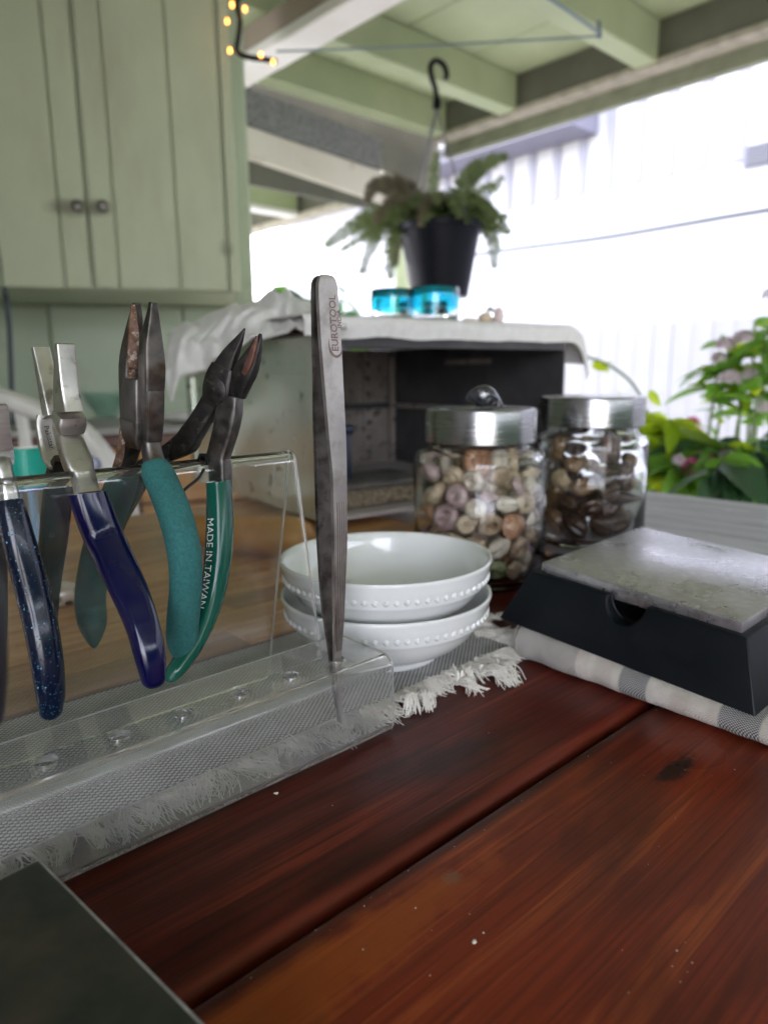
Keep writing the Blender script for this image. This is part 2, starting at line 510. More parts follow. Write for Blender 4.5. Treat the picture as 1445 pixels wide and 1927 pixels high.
M['ground'] = simple('worn_concrete', (.24, .235, .22), (.31, .30, .285), 3, .85, None, 0, bump=.2, bscale=30, bdist=.01)
M['pot'] = simple('black_plastic_pot', (.003, .0035, .007), (.0045, .005, .010), 14, .45, spec=.15)
M['rope'] = simple('blue_grey_cord', (.16, .21, .24), None, 40, .7)
M['cable'] = simple('grey_cable', (.06, .075, .085), None, 40, .5)
M['counter'] = simple('grey_counter_top', (.30, .295, .275), (.38, .37, .35), 8, .5)
M['counter_edge'] = simple('dark_red_edge', (.11, .05, .035), (.15, .07, .045), 12, .5)
M['drawer'] = simple('orange_pine', (.46, .23, .075), (.56, .29, .10), 5, .5, None, 0, stretch=(1, 1, 8))
M['brown_wood'] = simple('dark_brown_wood', (.07, .04, .025), (.12, .07, .045), 12, .6)
M['tan_wood'] = simple('tan_wood', (.36, .22, .13), (.42, .27, .17), 12, .6)
M['red_plastic'] = simple('red_plastic', (.6, .03, .025), None, 10, .4)
M['aqua_glass'] = glassy('pale_aqua_glass', (.75, .93, .90), .03)
M['frond'] = leafmat('fern_green', (.085, .125, .045), (.15, .19, .08), .22, .25, 30)
M['frond_dry'] = leafmat('fern_brown', (.085, .07, .045), (.15, .125, .08), .2, .4, 30)
M['leaf_lime'] = leafmat('lime_leaf', (.24, .40, .012), (.40, .56, .02), .55, .4)
M['leaf_mid'] = leafmat('mid_green_leaf', (.085, .22, .02), (.16, .34, .04), .45, .32)
M['leaf_dark'] = leafmat('dark_green_leaf', (.02, .065, .025), (.045, .115, .05), .25, .3)
M['stem'] = simple('green_stem', (.10, .16, .05), (.16, .22, .08), 20, .6)
M['stem_brown'] = simple('brown_stem', (.15, .10, .06), (.22, .15, .10), 20, .7)
M['petal_pink'] = leafmat('pink_petal', (.62, .08, .25), (.72, .20, .38), .3)
M['petal_pale'] = leafmat('pale_lilac_petal', (.60, .48, .50), (.72, .62, .66), .3)
M['rear_wall_white'] = simple('cream_rear_wall_paint', (.56, .545, .52), (.61, .595, .57), 4, .6)
M['knob'] = simple('dull_bronze_knob', (.11, .10, .085), (.18, .165, .14), 60, .4, None, .7)
M['bulb'] = None

def bench_mat():
    q = NT('worn_bench_steel')
    co = q.co((1, 1, 1))
    f = q.noise(co, 30, 6, .6)
    g = q.noise(co, 190, 5, .65)
    pit = q.noise(q.co((1, 1, 1), (0, 0, 0), (1, 2, 3)), 75, 4, .6)
    col = q.ramp(f, [(.35, (.36, .35, .35)), (.65, (.50, .49, .50))])
    col = q.mix(q.ramp(g, [(.45, 0.0), (.7, .6)]), col, (.62, .61, .64))
    col = q.mix(q.ramp(pit, [(.69, 0.0), (.74, .8)]), col, (.12, .10, .085))
    q.set(Base_Color=col, Metallic=.85, Roughness=q.ramp(f, [(.35, .24), (.65, .40)]))
    q.bump(q.mix(.5, g, pit), .06, .0004)
    return q.m
M['bench_steel'] = bench_mat()
def dark_plate_mat():
    q = NT('oiled_dark_steel')
    f = q.noise(q.co(), 28, 5, .6)
    g = q.noise(q.co((1, 1, 1), (0, 0, 0), (2, 1, 0)), 60, 4)
    col = q.ramp(f, [(.3, (.016, .018, .015)), (.5, (.036, .038, .028)), (.7, (.070, .058, .040))])
    q.set(Base_Color=col, Metallic=.1, Roughness=q.ramp(g, [(.35, .45), (.65, .62)]))
    q.b.inputs['Specular IOR Level'].default_value = .3
    q.bump(g, .1, .0005)
    return q.m
M['dark_plate'] = dark_plate_mat()
def worn_metal_mat():
    q = NT('worn_stainless_sheet')
    f = q.noise(q.co((1, 1, .35)), 9, 5, .6)
    g = q.noise(q.co((1, 1, 1), (0, 0, 0), (1, 4, 0)), 48, 3, .5)
    col = q.ramp(f, [(.3, (.64, .72, .62)), (.5, (.76, .82, .74)), (.7, (.78, .74, .60))])
    col = q.mix(q.ramp(g, [(.64, 0.0), (.72, .8)]), col, (.12, .10, .08))
    q.set(Base_Color=col, Metallic=.7, Roughness=q.ramp(f, [(.35, .12), (.65, .24)]))
    q.bump(q.noise(q.co((.6, .6, .25)), 16, 3), .35, .004)
    return q.m
M['stainless'] = worn_metal_mat()
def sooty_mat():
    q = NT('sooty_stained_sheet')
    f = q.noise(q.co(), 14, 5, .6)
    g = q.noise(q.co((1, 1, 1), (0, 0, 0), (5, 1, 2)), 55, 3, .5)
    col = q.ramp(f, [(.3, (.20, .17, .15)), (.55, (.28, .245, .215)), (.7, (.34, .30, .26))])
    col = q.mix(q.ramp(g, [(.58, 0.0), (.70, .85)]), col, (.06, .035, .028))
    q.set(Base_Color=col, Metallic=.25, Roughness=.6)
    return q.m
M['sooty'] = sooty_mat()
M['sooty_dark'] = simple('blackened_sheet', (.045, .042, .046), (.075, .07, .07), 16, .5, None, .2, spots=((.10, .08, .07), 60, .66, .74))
M['firebrick'] = simple('speckled_firebrick', (.20, .155, .10), (.34, .27, .18), 120, .95, None, 0, spots=((.06, .05, .04), 190, .52, .62), bump=.7, bscale=220, bdist=.003, detail=8)
M['soot_top'] = simple('scorched_slate', (.075, .07, .065), (.14, .125, .11), 30, .8)
M['floor_tile'] = simple('pinkish_grey_tile', (.42, .38, .36), (.49, .45, .43), 22, .6)
M['navy_box'] = simple('navy_plastic', (.008, .014, .03), (.012, .02, .04), 16, .45)

def grey_table_mat():
    q = NT('weathered_grey_boards')
    cs = q.co((9, 1.6, 6), ROTA)
    f = q.noise(cs, 2.6, 6, .62, .8)
    p = q.noise(q.co((1, 1, 1), (0, 0, 0), (1, 1, 0)), 26, 5, .7)
    col = q.ramp(f, [(.3, (.24, .235, .24)), (.5, (.36, .355, .365)), (.7, (.47, .465, .475))])
    col = q.mix(q.ramp(p, [(.60, 0.0), (.70, .7)]), col, (.58, .57, .56))
    q.set(Base_Color=col, Roughness=.6)
    q.bump(f, .25, .002)
    return q.m
M['grey_boards'] = grey_table_mat()
def stave_mat():
    q = NT('butcher_block_staves')
    oi = q.n('ObjectInfo')
    add = q.n('VectorMath', operation='ADD'); q.l(q.co((5, 60, 20), ROTA), add.inputs[0])
    mul = q.n('VectorMath', operation='SCALE'); 
    cmb = q.n('CombineXYZ'); q.l(oi.outputs['Random'], cmb.inputs[0]); q.l(oi.outputs['Random'], cmb.inputs[1])
    q.l(cmb.outputs[0], mul.inputs[0]); mul.inputs['Scale'].default_value = 37
    q.l(mul.outputs[0], add.inputs[1])
    f = q.noise(add.outputs[0], 1.3, 6, .6, .5)
    light = q.ramp(f, [(.3, (.40, .165, .052)), (.5, (.58, .29, .105)), (.72, (.70, .42, .19))])
    darkc = q.ramp(f, [(.3, (.085, .042, .025)), (.7, (.20, .11, .06))])
    col = q.mix(q.ramp(oi.outputs['Random'], [(.35, 0.0), (.98, .6)]), light, darkc)
    q.set(Base_Color=col, Roughness=.38)
    q.bump(f, .1, .0006)
    return q.m
M['stave'] = stave_mat()
def weave_mat():
    q = NT('grey_and_white_basket_weave')
    c = q.co((1, 1, 1), ROTA)
    sep = q.n('SeparateXYZ'); q.l(c, sep.inputs[0])
    pa, pb = .0042, .0032
    u = q.math('DIVIDE', sep.outputs[0], pa); v = q.math('DIVIDE', sep.outputs[1], pb)
    wob = q.math('MULTIPLY', q.math('SUBTRACT', q.noise(q.co(), 80, 2), .5), .5)
    u = q.math('ADD', u, wob); v = q.math('ADD', v, wob)
    su = q.math('SINE', q.math('MULTIPLY', u, 2 * pi)); sv = q.math('SINE', q.math('MULTIPLY', v, 2 * pi))
    pr = q.math('MULTIPLY', su, sv)
    k = q.ramp(q.math('ADD', q.math('MULTIPLY', pr, .5), .5), [(.48, 0.0), (.6, 1.0)])
    var = q.noise(q.co(), 60, 4)
    ca = q.ramp(var, [(.3, (.15, .155, .165)), (.7, (.23, .235, .245))])
    cb = q.ramp(var, [(.3, (.60, .58, .54)), (.7, (.72, .70, .66))])
    q.set(Base_Color=q.mix(k, ca, cb), Roughness=.95)
    q.b.inputs['Specular IOR Level'].default_value = .1
    q.bump(q.math('ABSOLUTE', pr), .7, .0007)
    return q.m
M['weave'] = weave_mat()
M['thread'] = simple('off_white_cotton_thread', (.74, .70, .63), (.84, .81, .75), 120, .95, None, 0, spec=.1)
def towel_mat(dirv, nrm):
    """cream woven towel with grey woven bands across dirv"""
    q = NT('cream_towel_with_grey_bands')
    ang = atan2(dirv.y, dirv.x)
    c = q.co((1, 1, 1), (0, 0, -ang))
    sep = q.n('SeparateXYZ'); q.l(c, sep.inputs[0])
    x = sep.outputs[0]
    fx = q.math('MULTIPLY', x, 1 / .0019); fy = q.math('MULTIPLY', sep.outputs[1], 1 / .0019); fz = q.math('MULTIPLY', sep.outputs[2], 1 / .0019)
    wv = q.math('MULTIPLY', q.math('SINE', q.math('MULTIPLY', fx, 2 * pi)), q.math('SINE', q.math('MULTIPLY', q.math('ADD', fy, fz), 2 * pi)))
    xo = q.math('ADD', x, .0)
    q.xo = xo
    U = q.math('DIVIDE', q.math('SUBTRACT', x, BAND0), BANDL)
    band = q.ramp(U, [(.0, .55), (.115, .55), (.125, 0.0), (.345, 0.0), (.355, 1.0), (.475, 1.0), (.485, 0.0), (.79, 0.0), (.80, 1.0), (.95, 1.0), (.96, 0.0)])
    tan = q.ramp(U, [(.20, 0.0), (.22, .7), (.30, .7), (.32, 0.0), (.58, 0.0), (.60, .8), (.66, .8), (.68, .2), (.79, .3)])
    n = q.noise(q.co(), 90, 5)
    cream = q.ramp(n, [(.3, (.54, .48, .42)), (.7, (.68, .64, .58))])
    cream = q.mix(q.math('MULTIPLY', tan, .5), cream, (.46, .39, .33))
    grey = q.ramp(q.math('ADD', q.math('MULTIPLY', wv, .5), .5), [(.42, (.06, .065, .075)), (.60, (.5, .48, .45))])
    q.set(Base_Color=q.mix(band, cream, grey), Roughness=.95)
    q.b.inputs['Specular IOR Level'].default_value = .1
    q.bump(wv, .6, .0008)
    return q.m
def glitter_mat():
    q = NT('midnight_blue_glitter_vinyl')
    v = q.n('TexVoronoi'); q.l(q.co(), v.inputs['Vector']); v.inputs['Scale'].default_value = 880
    sz = q.n('SeparateColor'); q.l(v.outputs['Color'], sz.inputs[0])
    near = q.ramp(v.outputs['Distance'], [(.24, 1.0), (.38, 0.0)])
    pick = q.ramp(sz.outputs[0], [(.72, 0.0), (.76, 1.0)])
    k = q.math('MULTIPLY', near, pick)
    col = q.mix(k, (.0022, .006, .022), (.08, .30, .42))
    q.set(Base_Color=col, Metallic=k, Roughness=q.ramp(k, [(0, .2), (1, .3)]), Coat_Weight=.15, Coat_Roughness=.06)
    q.b.inputs['Specular IOR Level'].default_value = .4
    # each flake mirrors its own way
    nm = q.n('VectorMath', operation='MULTIPLY_ADD')
    q.l(v.outputs['Color'], nm.inputs[0]); nm.inputs[1].default_value = (1.6, 1.6, 1.6); nm.inputs[2].default_value = (-.8, -.8, -.8)
    ge = q.n('NewGeometry')
    ad = q.n('VectorMath', operation='ADD'); q.l(ge.outputs['Normal'], ad.inputs[0])
    s2 = q.n('VectorMath', operation='SCALE'); q.l(nm.outputs[0], s2.inputs[0]); q.l(k, s2.inputs['Scale']); q.l(s2.outputs[0], ad.inputs[1])
    no = q.n('VectorMath', operation='NORMALIZE'); q.l(ad.outputs[0], no.inputs[0])
    q.l(no.outputs[0], q.b.inputs['Normal'])
    return q.m
M['glitter'] = glitter_mat()
def bulb_mat():
    q = NT('lit_amber_bulb')
    q.set(Base_Color=(.5, .25, .08), Emission_Color=(1, .36, .055), Emission_Strength=.55)
    return q.m
M['bulb'] = bulb_mat()
def shell_mat(name, c1, c2, c3, rough=.42):
    q = NT(name)
    oi = q.n('ObjectInfo')
    ad = q.n('VectorMath', operation='ADD'); q.l(q.co(), ad.inputs[0])
    cm = q.n('CombineXYZ')
    for i in range(3): q.l(oi.outputs['Random'], cm.inputs[i])
    q.l(cm.outputs[0], ad.inputs[1])
    st_ = q.n('VectorMath', operation='MULTIPLY'); q.l(ad.outputs[0], st_.inputs[0]); st_.inputs[1].default_value = (1.0, 2.4, 1.0)
    f = q.noise(st_.outputs[0], 1.9, 4, .6, 1.2)
    col = q.ramp(f, [(.3, c1), (.5, c2), (.7, c3)])
    q.set(Base_Color=col, Roughness=rough)
    return q.m
SH = [shell_mat('cream_shell', (.36, .25, .14), (.55, .42, .28), (.68, .57, .43)),
      shell_mat('pale_lilac_shell', (.34, .20, .21), (.52, .37, .36), (.68, .54, .52)),
      shell_mat('tan_shell', (.22, .13, .08), (.42, .29, .19), (.58, .46, .34)),
      shell_mat('bone_white_shell', (.52, .43, .32), (.66, .57, .46), (.75, .68, .59)),
      shell_mat('rust_orange_shell', (.30, .12, .06), (.48, .25, .14), (.62, .42, .30)),
      shell_mat('violet_shell', (.34, .20, .40), (.50, .36, .54), (.70, .60, .68)),
      shell_mat('green_shell', (.06, .12, .06), (.20, .24, .10), (.40, .38, .22))]
SD = [shell_mat('dark_brown_shell', (.022, .011, .008), (.07, .036, .022), (.16, .09, .055), .3),
      shell_mat('purple_brown_shell', (.04, .02, .022), (.10, .055, .05), (.24, .15, .13), .32),
      shell_mat('brown_tan_shell', (.09, .045, .022), (.22, .125, .065), (.38, .25, .15), .35),
      shell_mat('sand_shell', (.38, .25, .13), (.56, .42, .26), (.66, .56, .42), .4)]

# ================================================================== SETTING
def bar(o, d, l0, l1, side, s0, s1, z0, z1):
    """beam: runs along d from l0 to l1, across side from s0 to s1, height z0..z1"""
    return box0(l0, l1, s0, s1, z0, z1, d, side, Z, o)
O0 = Vector((0, 0, 0))
GZ = -1.05
g = 60
solo('ground', ([Vector((-g, -g, GZ)), Vector((g, -g, GZ)), Vector((g, g, GZ)), Vector((-g, g, GZ))], [(0, 1, 2, 3)]), M['ground'], (0, 0, GZ), kind='structure')

# ------------------------------------------------------------------ neighbouring house, far right
AW = 7.0
nh = thing('neighbour_house', 'overexposed white house wall with vertical battens beyond the garden', 'house', AB(AW, 0, GZ))
part('wall', box0(AW, AW + .2, -9, 10, GZ, 5.2, A, B), M['siding'], nh, smooth=False)
bz = PL(1200, 345, A * AW, A).z
bt = None
bats = [toab(PL(x, 250, A * AW, A))[1] for x in (1004, 1051, 1100, 1155, 1209, 1268, 1330, 1394)]
step = (bats[0] - bats[-1]) / 7
bats = [bats[0] - step * k for k in range(-9, 15)]
bme = mesh('batten', *box0(-.022, 0, -.045, .045, bz, 5.0, A, B), M['siding_batten'], smooth=False)
for b in bats:
    inst('batten', bme, nh, AB(AW - .001, b))
# eave with white gutter
Pe = PL(1075, 225, A * (AW - .5), A); be = toab(Pe)[1]
zf0 = PL(960, 245, A * (AW - .5), A).z - .12
part('fascia', box0(AW - .5, AW - .02, be, be + 5.5, zf0, zf0 + .42, A, B), M['lilac'], nh, smooth=False)
Pg = PL(1055, 203, A * (AW - .62), A)
gut = part('gutter', box0(AW - .66, AW - .51, toab(Pg)[1], be + 5.5, Pg.z - .03, Pg.z + .05, A, B), M['siding'], nh, bevel=.02)
Pv = PL(1425, 292, A * AW, A)
vv = toab(Pv)[1]
vent = part('vent', box0(AW - .03, AW - .003, vv - .35, vv + .11, Pv.z - .09, Pv.z + .09, A, B), M['lilac'], nh, smooth=False)
sme = mesh('louvre', *box0(-.02, 0, -.2, .2, -.009, .009, A, B), M['vent'], smooth=False)
for k in range(6):
    inst('louvre', sme, vent, AB(AW - .034, vv - .12, Pv.z - .07 + k * .028))

fence = thing('white_fence', 'pale white upright-board fence behind the flowering bushes', 'fence', AB(5.2, -1, GZ))
fme = mesh('board', *box0(-.012, .012, -.0728, .0728, 0, 1.62, A, B), M['siding'], smooth=False, bevel=.004, seg=1)
for k in range(64):
    inst('board', fme, fence, AB(5.2 + random.uniform(-.003, .003), -5.5 + k * .147, GZ))
part('rail', box0(5.215, 5.25, -5.6, 4, GZ + .3, GZ + .38, A, B), M['siding'], fence, smooth=False)
part('rail', box0(5.215, 5.25, -5.6, 4, GZ + 1.2, GZ + 1.28, A, B), M['siding'], fence, smooth=False)

# cable between the buildings
P0, P1 = PL(930, 474, A * 4.4, A), PL(1460, 392, A * 4.0, A)
Pm = (P0 + P1) / 2 - Z * .015
dr = (P0 - P1)
solo('overhead_cable', tube([Vector(q) for q in spline([tuple(P0 + dr * 1.2), tuple(P0), tuple(Pm), tuple(P1), tuple(P1 - dr * .8)], 6)], .013, 6), M['cable'], P0,
     'thin dark cable stretched across the bright yard right of the hanging fern', 'cable')

# ------------------------------------------------------------------ patio roof
ZB, ZC = 1.60, 1.78
AF = toab(G(1080, 172, ZB))[0]              # inner edge of the far fascia beam
b0 = toab(G(585, 183, ZB))[1]               # left-hand rafter
b1 = .5 * (toab(G(632, 46, ZB))[1] + toab(G(923, 212, ZB))[1])
b2 = .5 * (toab(G(1060, 0, ZB))[1] + toab(G(1240, 130, ZB))[1])
roof = thing('patio_roof', 'sage green board ceiling on rafters over the work table', 'roof', AB(0, 0, ZB))
A0 = -1.58
bw = .46
nb = int((AF + .15 - A0) / bw) + 1
BR, BL = -5.3, b0 + .05  # right end stretched out of view to dim reflections in the acrylic
cme = mesh('ceiling_board', *box0(-bw / 2 + .003, bw / 2 - .003, BR, BL, 0, .03, A, B), M['green_paint2'], smooth=False, bevel=.006, seg=1)
for k in range(nb):
    inst('ceiling_board', cme, roof, AB(AF + .1 - bw * (k + .5), 0, ZC + random.uniform(0, .003)))
part('roof_deck', box0(A0 - .2, AF + .2, BR, BL, ZC + .04, ZC + .07, A, B), M['tar'], roof, smooth=False)
rb = b1 - b2
rme = mesh('rafter', *box0(A0, AF - .003, 0, .11, ZB, ZC - .002, A, B), M['green_paint2'], smooth=False, bevel=.006, seg=1)
for b in [b0 - .06, b1] + [b1 - rb * k for k in range(1, 7)]:
    inst('rafter', rme, roof, AB(0, b))
part('edge_beam', box0(AF, AF + .12, BR, BL, ZB + .02, ZC - .002, A, B), M['olive_paint'], roof, smooth=False)  # shade on the beam's inner face put into its dark paint
part('edge_trim', box0(AF - .015, AF + .09, BR, BL, ZB - .018, ZB + .018, A, B), M['trim_paint'], roof, smooth=False, bevel=.006, seg=1)  # pale strip: bounce light on the beam's underside put into the colour
part('drip_board', box0(AF + .10, AF + .15, BR, BL, ZB - .085, ZB - .002, A, B), M['drip_paint'], roof, smooth=False)
# nearer cross beam with white underside
zc = 1.47
a_f, a_b = toab(G(455, 100, zc))[0], toab(G(560, 106, zc))[0]
a_f2, a_b2 = toab(G(700, 5, zc))[0], toab(G(775, 0, zc))[0]
a_f, a_b = (a_f + a_f2) / 2, (a_b + a_b2) / 2
part('cross_beam', box0(a_f, a_b, -5.2, b0 + .5, zc + .05, ZB + .0, A, B), M['taupe_paint'], roof, smooth=False)
part('beam_soffit', box0(a_f - .004, a_b + .004, -5.2, b0 + .5, zc, zc + .047, A, B), M['white_beam'], roof, smooth=False, bevel=.006, seg=1)
# corner post
Pp = PL(764, 300, A * (AF + .06), A); bp = toab(Pp)[1]
pst = solo('roof_post', box0(AF + .0, AF + .10, bp - .05, bp + .05, GZ, ZB - .04, A, B), M['green_paint2'], AB(AF + .05, bp, GZ), 'square green roof post behind the hanging fern', 'post', smooth=False, bevel=.005)
# posts out of view that carry the roof
for a, b, lb in ((AF + .05, -5.0, 'square green roof post at the far right corner of the patio roof'), (A0 + .2, -5.0, 'square green roof post at the near right corner by the added rear wall')):
    q = solo('roof_post', box0(a - .05, a + .05, b - .05, b + .05, GZ, ZB - .04, A, B), M['green_paint2'], AB(a, b, GZ), lb, 'post', smooth=False, bevel=.005)

# added wall behind the viewer, out of view, to cut the front light
hw = thing('added_rear_wall', 'added cream boarded wall behind the work table, out of view, to cut front light', 'wall', AB(-1.6, 0, GZ))
x = -.9
while x < b0 + 1.2:
    part('board', box0(-1.64, -1.60, x + .003, x + .297, GZ, ZC - .003, A, B), M['rear_wall_white'], hw, smooth=False, bevel=.004, seg=1)
    x += .3

# ------------------------------------------------------------------ lower roof of the next bay (left, behind)
NB = B
bq = b0 + .06
def on(x, y): return PL(x, y, B * bq, B)
zt0, zt1 = on(450, 158).z, on(718, 262).z
zg0, zg1 = on(450, 226).z, on(718, 318).z
zk0, zk1 = on(450, 290).z, on(695, 376).z
aL, aR = toab(on(450, 226))[0], toab(on(720, 318))[0]
low = thing('lower_roof', 'low side roof with grey felt edge and cream beam behind the cabinet', 'roof', AB(aL, bq, GZ))
def slope(za, zb, zc_, zd, th, ex):
    da = aR - aL
    f = lambda z0, z1, a: z0 + (z1 - z0) * (a - aL) / da
    a0, a1 = aL - .8, aR + ex
    P = [AB(a0, bq, f(zc_, zd, a0)), AB(a1, bq, f(zc_, zd, a1)), AB(a1, bq, f(za, zb, a1)), AB(a0, bq, f(za, zb, a0))]
    V = P + [p + B * th for p in P]
    return V, [(0, 1, 2, 3), (7, 6, 5, 4), (0, 4, 5, 1), (1, 5, 6, 2), (2, 6, 7, 3), (3, 7, 4, 0)]
# ragged felt edge
fe = slope(zt0, zt1, zg0, zg1, .03, 0)
part('felt_edge', fe, M['tar'], low, smooth=False)
V, F = slope(zg0 - .004, zg1 - .004, zk0, zk1, .10, .1)
part('cream_beam', ([v + B * .012 for v in V], F), M['cream_paint'], low, smooth=False, bevel=.008, seg=1)
part('closing_board', box0(aL - .8, AF + .1, bq + .035, bq + .06, ZB - .45, ZC + .03, A, B), M['olive_paint'], low, smooth=False)
a2 = toab(PL(690, 377, A * AF, A))
zf2 = PL(690, 377, A * AF, A).z
part('side_ceiling', box0(aL - 1.2, AF, bq + .12, bq + 3.6, zf2 + .2, zf2 + .23, A, B), M['green_paint2'], low, smooth=False)
part('side_beam', box0(AF, AF + .1, bq + .12, bq + 3.6, zf2 + .04, zf2 + .23, A, B), M['olive_paint'], low, smooth=False)
part('side_trim', box0(AF - .03, AF + .07, bq + .12, bq + 3.6, zf2 - .005, zf2 + .037, A, B), M['trim_paint'], low, smooth=False, bevel=.006, seg=1)
b5 = toab(G(500, 392, zf2 + .04))[1]
part('side_rafter', box0(aL - .5, AF - .035, b5 - .05, b5 + .05, zf2 + .045, zf2 + .197, A, B), M['green_paint2'], low, smooth=False, bevel=.005, seg=1)
part('side_rafter', box0(aL - .5, AF - .035, b5 + 1.1, b5 + 1.2, zf2 + .045, zf2 + .197, A, B), M['green_paint2'], low, smooth=False, bevel=.005, seg=1)
part('rafter_trim', box0(aL - .5, AF - .036, b5 - .06, b5 + .06, zf2 + .012, zf2 + .043, A, B), M['white_beam'], low, smooth=False)

# ------------------------------------------------------------------ cabinet on the left wall
Pc = D(454, 549, 2.45)
Pl = G(0, 541, Pc.z)
cR = Vector((Pc.x - Pl.x, Pc.y - Pl.y, 0)).normalized()
cN = Vector((cR.y, -cR.x, 0))            # towards the viewer
def onc(x, y, d=0): return PL(x, y, Pc + cN * d, cN)
def cl(x, y, d=0): return (onc(x, y, d) - Pc).dot(cR)
cab = thing('wall_cabinet', 'pale green board-fronted cupboard hung high on the wall with two small knobs', 'cabinet', Pc)
ctop = 1.75 - Pc.z
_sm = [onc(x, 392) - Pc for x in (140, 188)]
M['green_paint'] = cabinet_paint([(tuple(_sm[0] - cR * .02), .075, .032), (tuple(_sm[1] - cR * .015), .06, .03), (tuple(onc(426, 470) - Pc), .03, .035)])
part('carcass', box0(-2.2, 0, -.52, -.028, 0.0, ctop, cR, cN, Z, Pc), M['green_paint'], cab, smooth=False)
seams = [cl(x, 543) for x in (-110, 20, 125)]
xs = {'a': cl(125, 543), 'd': cl(178, 543), 'b': cl(227, 543), 'c': cl(341, 543), 'e': cl(433, 543)}
def door(x0, x1, cuts, knobx, lab):
    d = part('door', box0(x0, x1, -.024, -.012, .004, ctop - .02, cR, cN, Z, Pc), M['green_paint'], cab, smooth=False)
    e = [x0] + cuts + [x1]
    for p, q in zip(e, e[1:]):
        part('board', box0(p + .0025, q - .0025, -.0105, .006, .002, ctop - .02, cR, cN, Z, Pc), M['green_paint'], d, smooth=False, bevel=.004, seg=2)
    kz = (onc(knobx, 392) - Pc).z; kx = cl(knobx, 392)
    part('knob', lathe([(0, 0), (.008, .0), (.007, .014), (.016, .02), (.018, .028), (.012, .035), (0, .037)], Pc + cR * kx + Z * kz + cN * .006, 14, cN), M['knob'], d)
    return d
w1 = xs['b'] - xs['d']
door(xs['d'] - .0 - w1 * 6.2, xs['d'] - .004, [xs['a'] - w1 * 4.6, xs['a'] - w1 * 2.3, xs['a']], 149, '')
door(xs['d'] + .004, xs['e'] - .004, [xs['b'], xs['c']], 196, '')
part('stile', box0(xs['e'] + .003, -.001, -.027, .004, 0, ctop, cR, cN, Z, Pc), M['green_paint'], cab, smooth=False, bevel=.004)

wall_d = -.52
Wz0, Wz1 = -1.05, 1.6
shed = thing('shed_wall', 'pale green boarded wall below and behind the hanging cupboard', 'wall', Pc + cN * wall_d + Z * (GZ - Pc.z))
def clw(x, y): return (PL(x, y, Pc + cN * wall_d, cN) - Pc).dot(cR)
edges = [clw(-900, 640), clw(-620, 640), clw(-380, 640), clw(-160, 640), clw(96, 640), clw(345, 620), clw(482, 600)]
for p, q in zip(edges, edges[1:]):
    part('board', box0(p + .004, q - .004, wall_d - .03, wall_d, GZ - Pc.z, 1.7 - Pc.z, cR, cN, Z, Pc), M['wall_paint'], shed, smooth=False, bevel=.004, seg=1)
lz0 = PL(200, 580, Pc + cN * (wall_d + .03), cN).z - Pc.z
part('ledger', box0(edges[0], edges[-1] - .02, wall_d + .002, wall_d + .03, lz0, -.012, cR, cN, Z, Pc), M['green_paint'], shed, smooth=False, bevel=.004, seg=1)
part('backing', box0(edges[0], edges[-1], wall_d - .06, wall_d - .033, GZ - Pc.z, 1.7 - Pc.z, cR, cN, Z, Pc), M['wall_paint'], shed, smooth=False)
# side wall runs on towards the viewer's left
sw = Pc + cR * (edges[0] + .02) + cN * wall_d
part('board', box0(-.04, 0, .0, 3.2, GZ - Pc.z, 1.7 - Pc.z, cR, cN, Z, sw), M['wall_paint'], shed, smooth=False)

# counter below the cabinet
cf = .10
Pk = PL(200, 812, Pc + cN * cf, cN)
counter = thing('counter', 'old grey counter with dark red edge and pine drawer fronts along the green wall', 'counter', Vector((Pk.x, Pk.y, GZ)))
kz = Pk.z - Pc.z
k0, k1 = edges[0] + .05, clw(520, 800) + .1
part('worktop', box0(k0, k1, wall_d + .003, cf, kz - .012, kz + .01, cR, cN, Z, Pc), M['counter'], counter, smooth=False, bevel=.003)
part('edge_strip', box0(k0, k1, cf - .02, cf + .012, kz - .05, kz - .014, cR, cN, Z, Pc), M['counter_edge'], counter, smooth=False, bevel=.004)
dw = .62
x = k0
while x < k1 - .1:
    part('drawer', box0(x + .006, min(x + dw, k1) - .006, cf - .03, cf - .004, kz - .24, kz - .056, cR, cN, Z, Pc), M['drawer'], counter, smooth=False, bevel=.005)
    part('cupboard_front', box0(x + .006, min(x + dw, k1) - .006, cf - .03, cf - .004, GZ - Pc.z + .1, kz - .25, cR, cN, Z, Pc), M['drawer'], counter, smooth=False, bevel=.005)
    x += dw
part('carcass', box0(k0 + .01, k1 - .01, wall_d + .004, cf - .032, GZ - Pc.z, kz - .055, cR, cN, Z, Pc), M['brown_wood'], counter, smooth=False)
# things on the counter
def onk(x, y, d):   # point on the counter top plane
    return G(x, y, Pk.z + .01)
Pq = onk(205, 785, 0)
s_ = (Pq - CAM).dot(FW) / FPX
solo('glass_dish', lathe([(0, 0), (26 * s_, .002), (42 * s_, 30 * s_), (46 * s_, 47 * s_), (44 * s_, 47 * s_), (39 * s_, 30 * s_), (24 * s_, .008), (0, .007)], Pq, 32), M['aqua_glass'], Pq, 'pale aqua glass dish on the grey counter behind the pliers', 'dish')
Pq = onk(352, 795, 0)
solo('folded_napkin', ball(Pq + Z * .02, .09, .06, .02, 16, 8), M['white_cloth'], Pq, 'small white folded cloth lying on the far counter', 'cloth')
Pq = onk(345, 782, 0)
solo('brown_ball', ball(Pq + Z * .028, .022, .022, .028, 12, 8), M['tan_wood'], Pq, 'small brown knob-shaped bottle stopper on the counter by the cloth', 'stopper')
Pq = onk(14, 760, 0); s_ = (Pq - CAM).dot(FW) / FPX
cr = thing('wooden_crate', 'dark brown wooden crate standing at the left end of the counter', 'crate', Pq)
part('side', box0(-40 * s_, 20 * s_, -.05, .05, 0, 108 * s_, cR, cN, Z, Pq), M['brown_wood'], cr, smooth=False, bevel=.004)
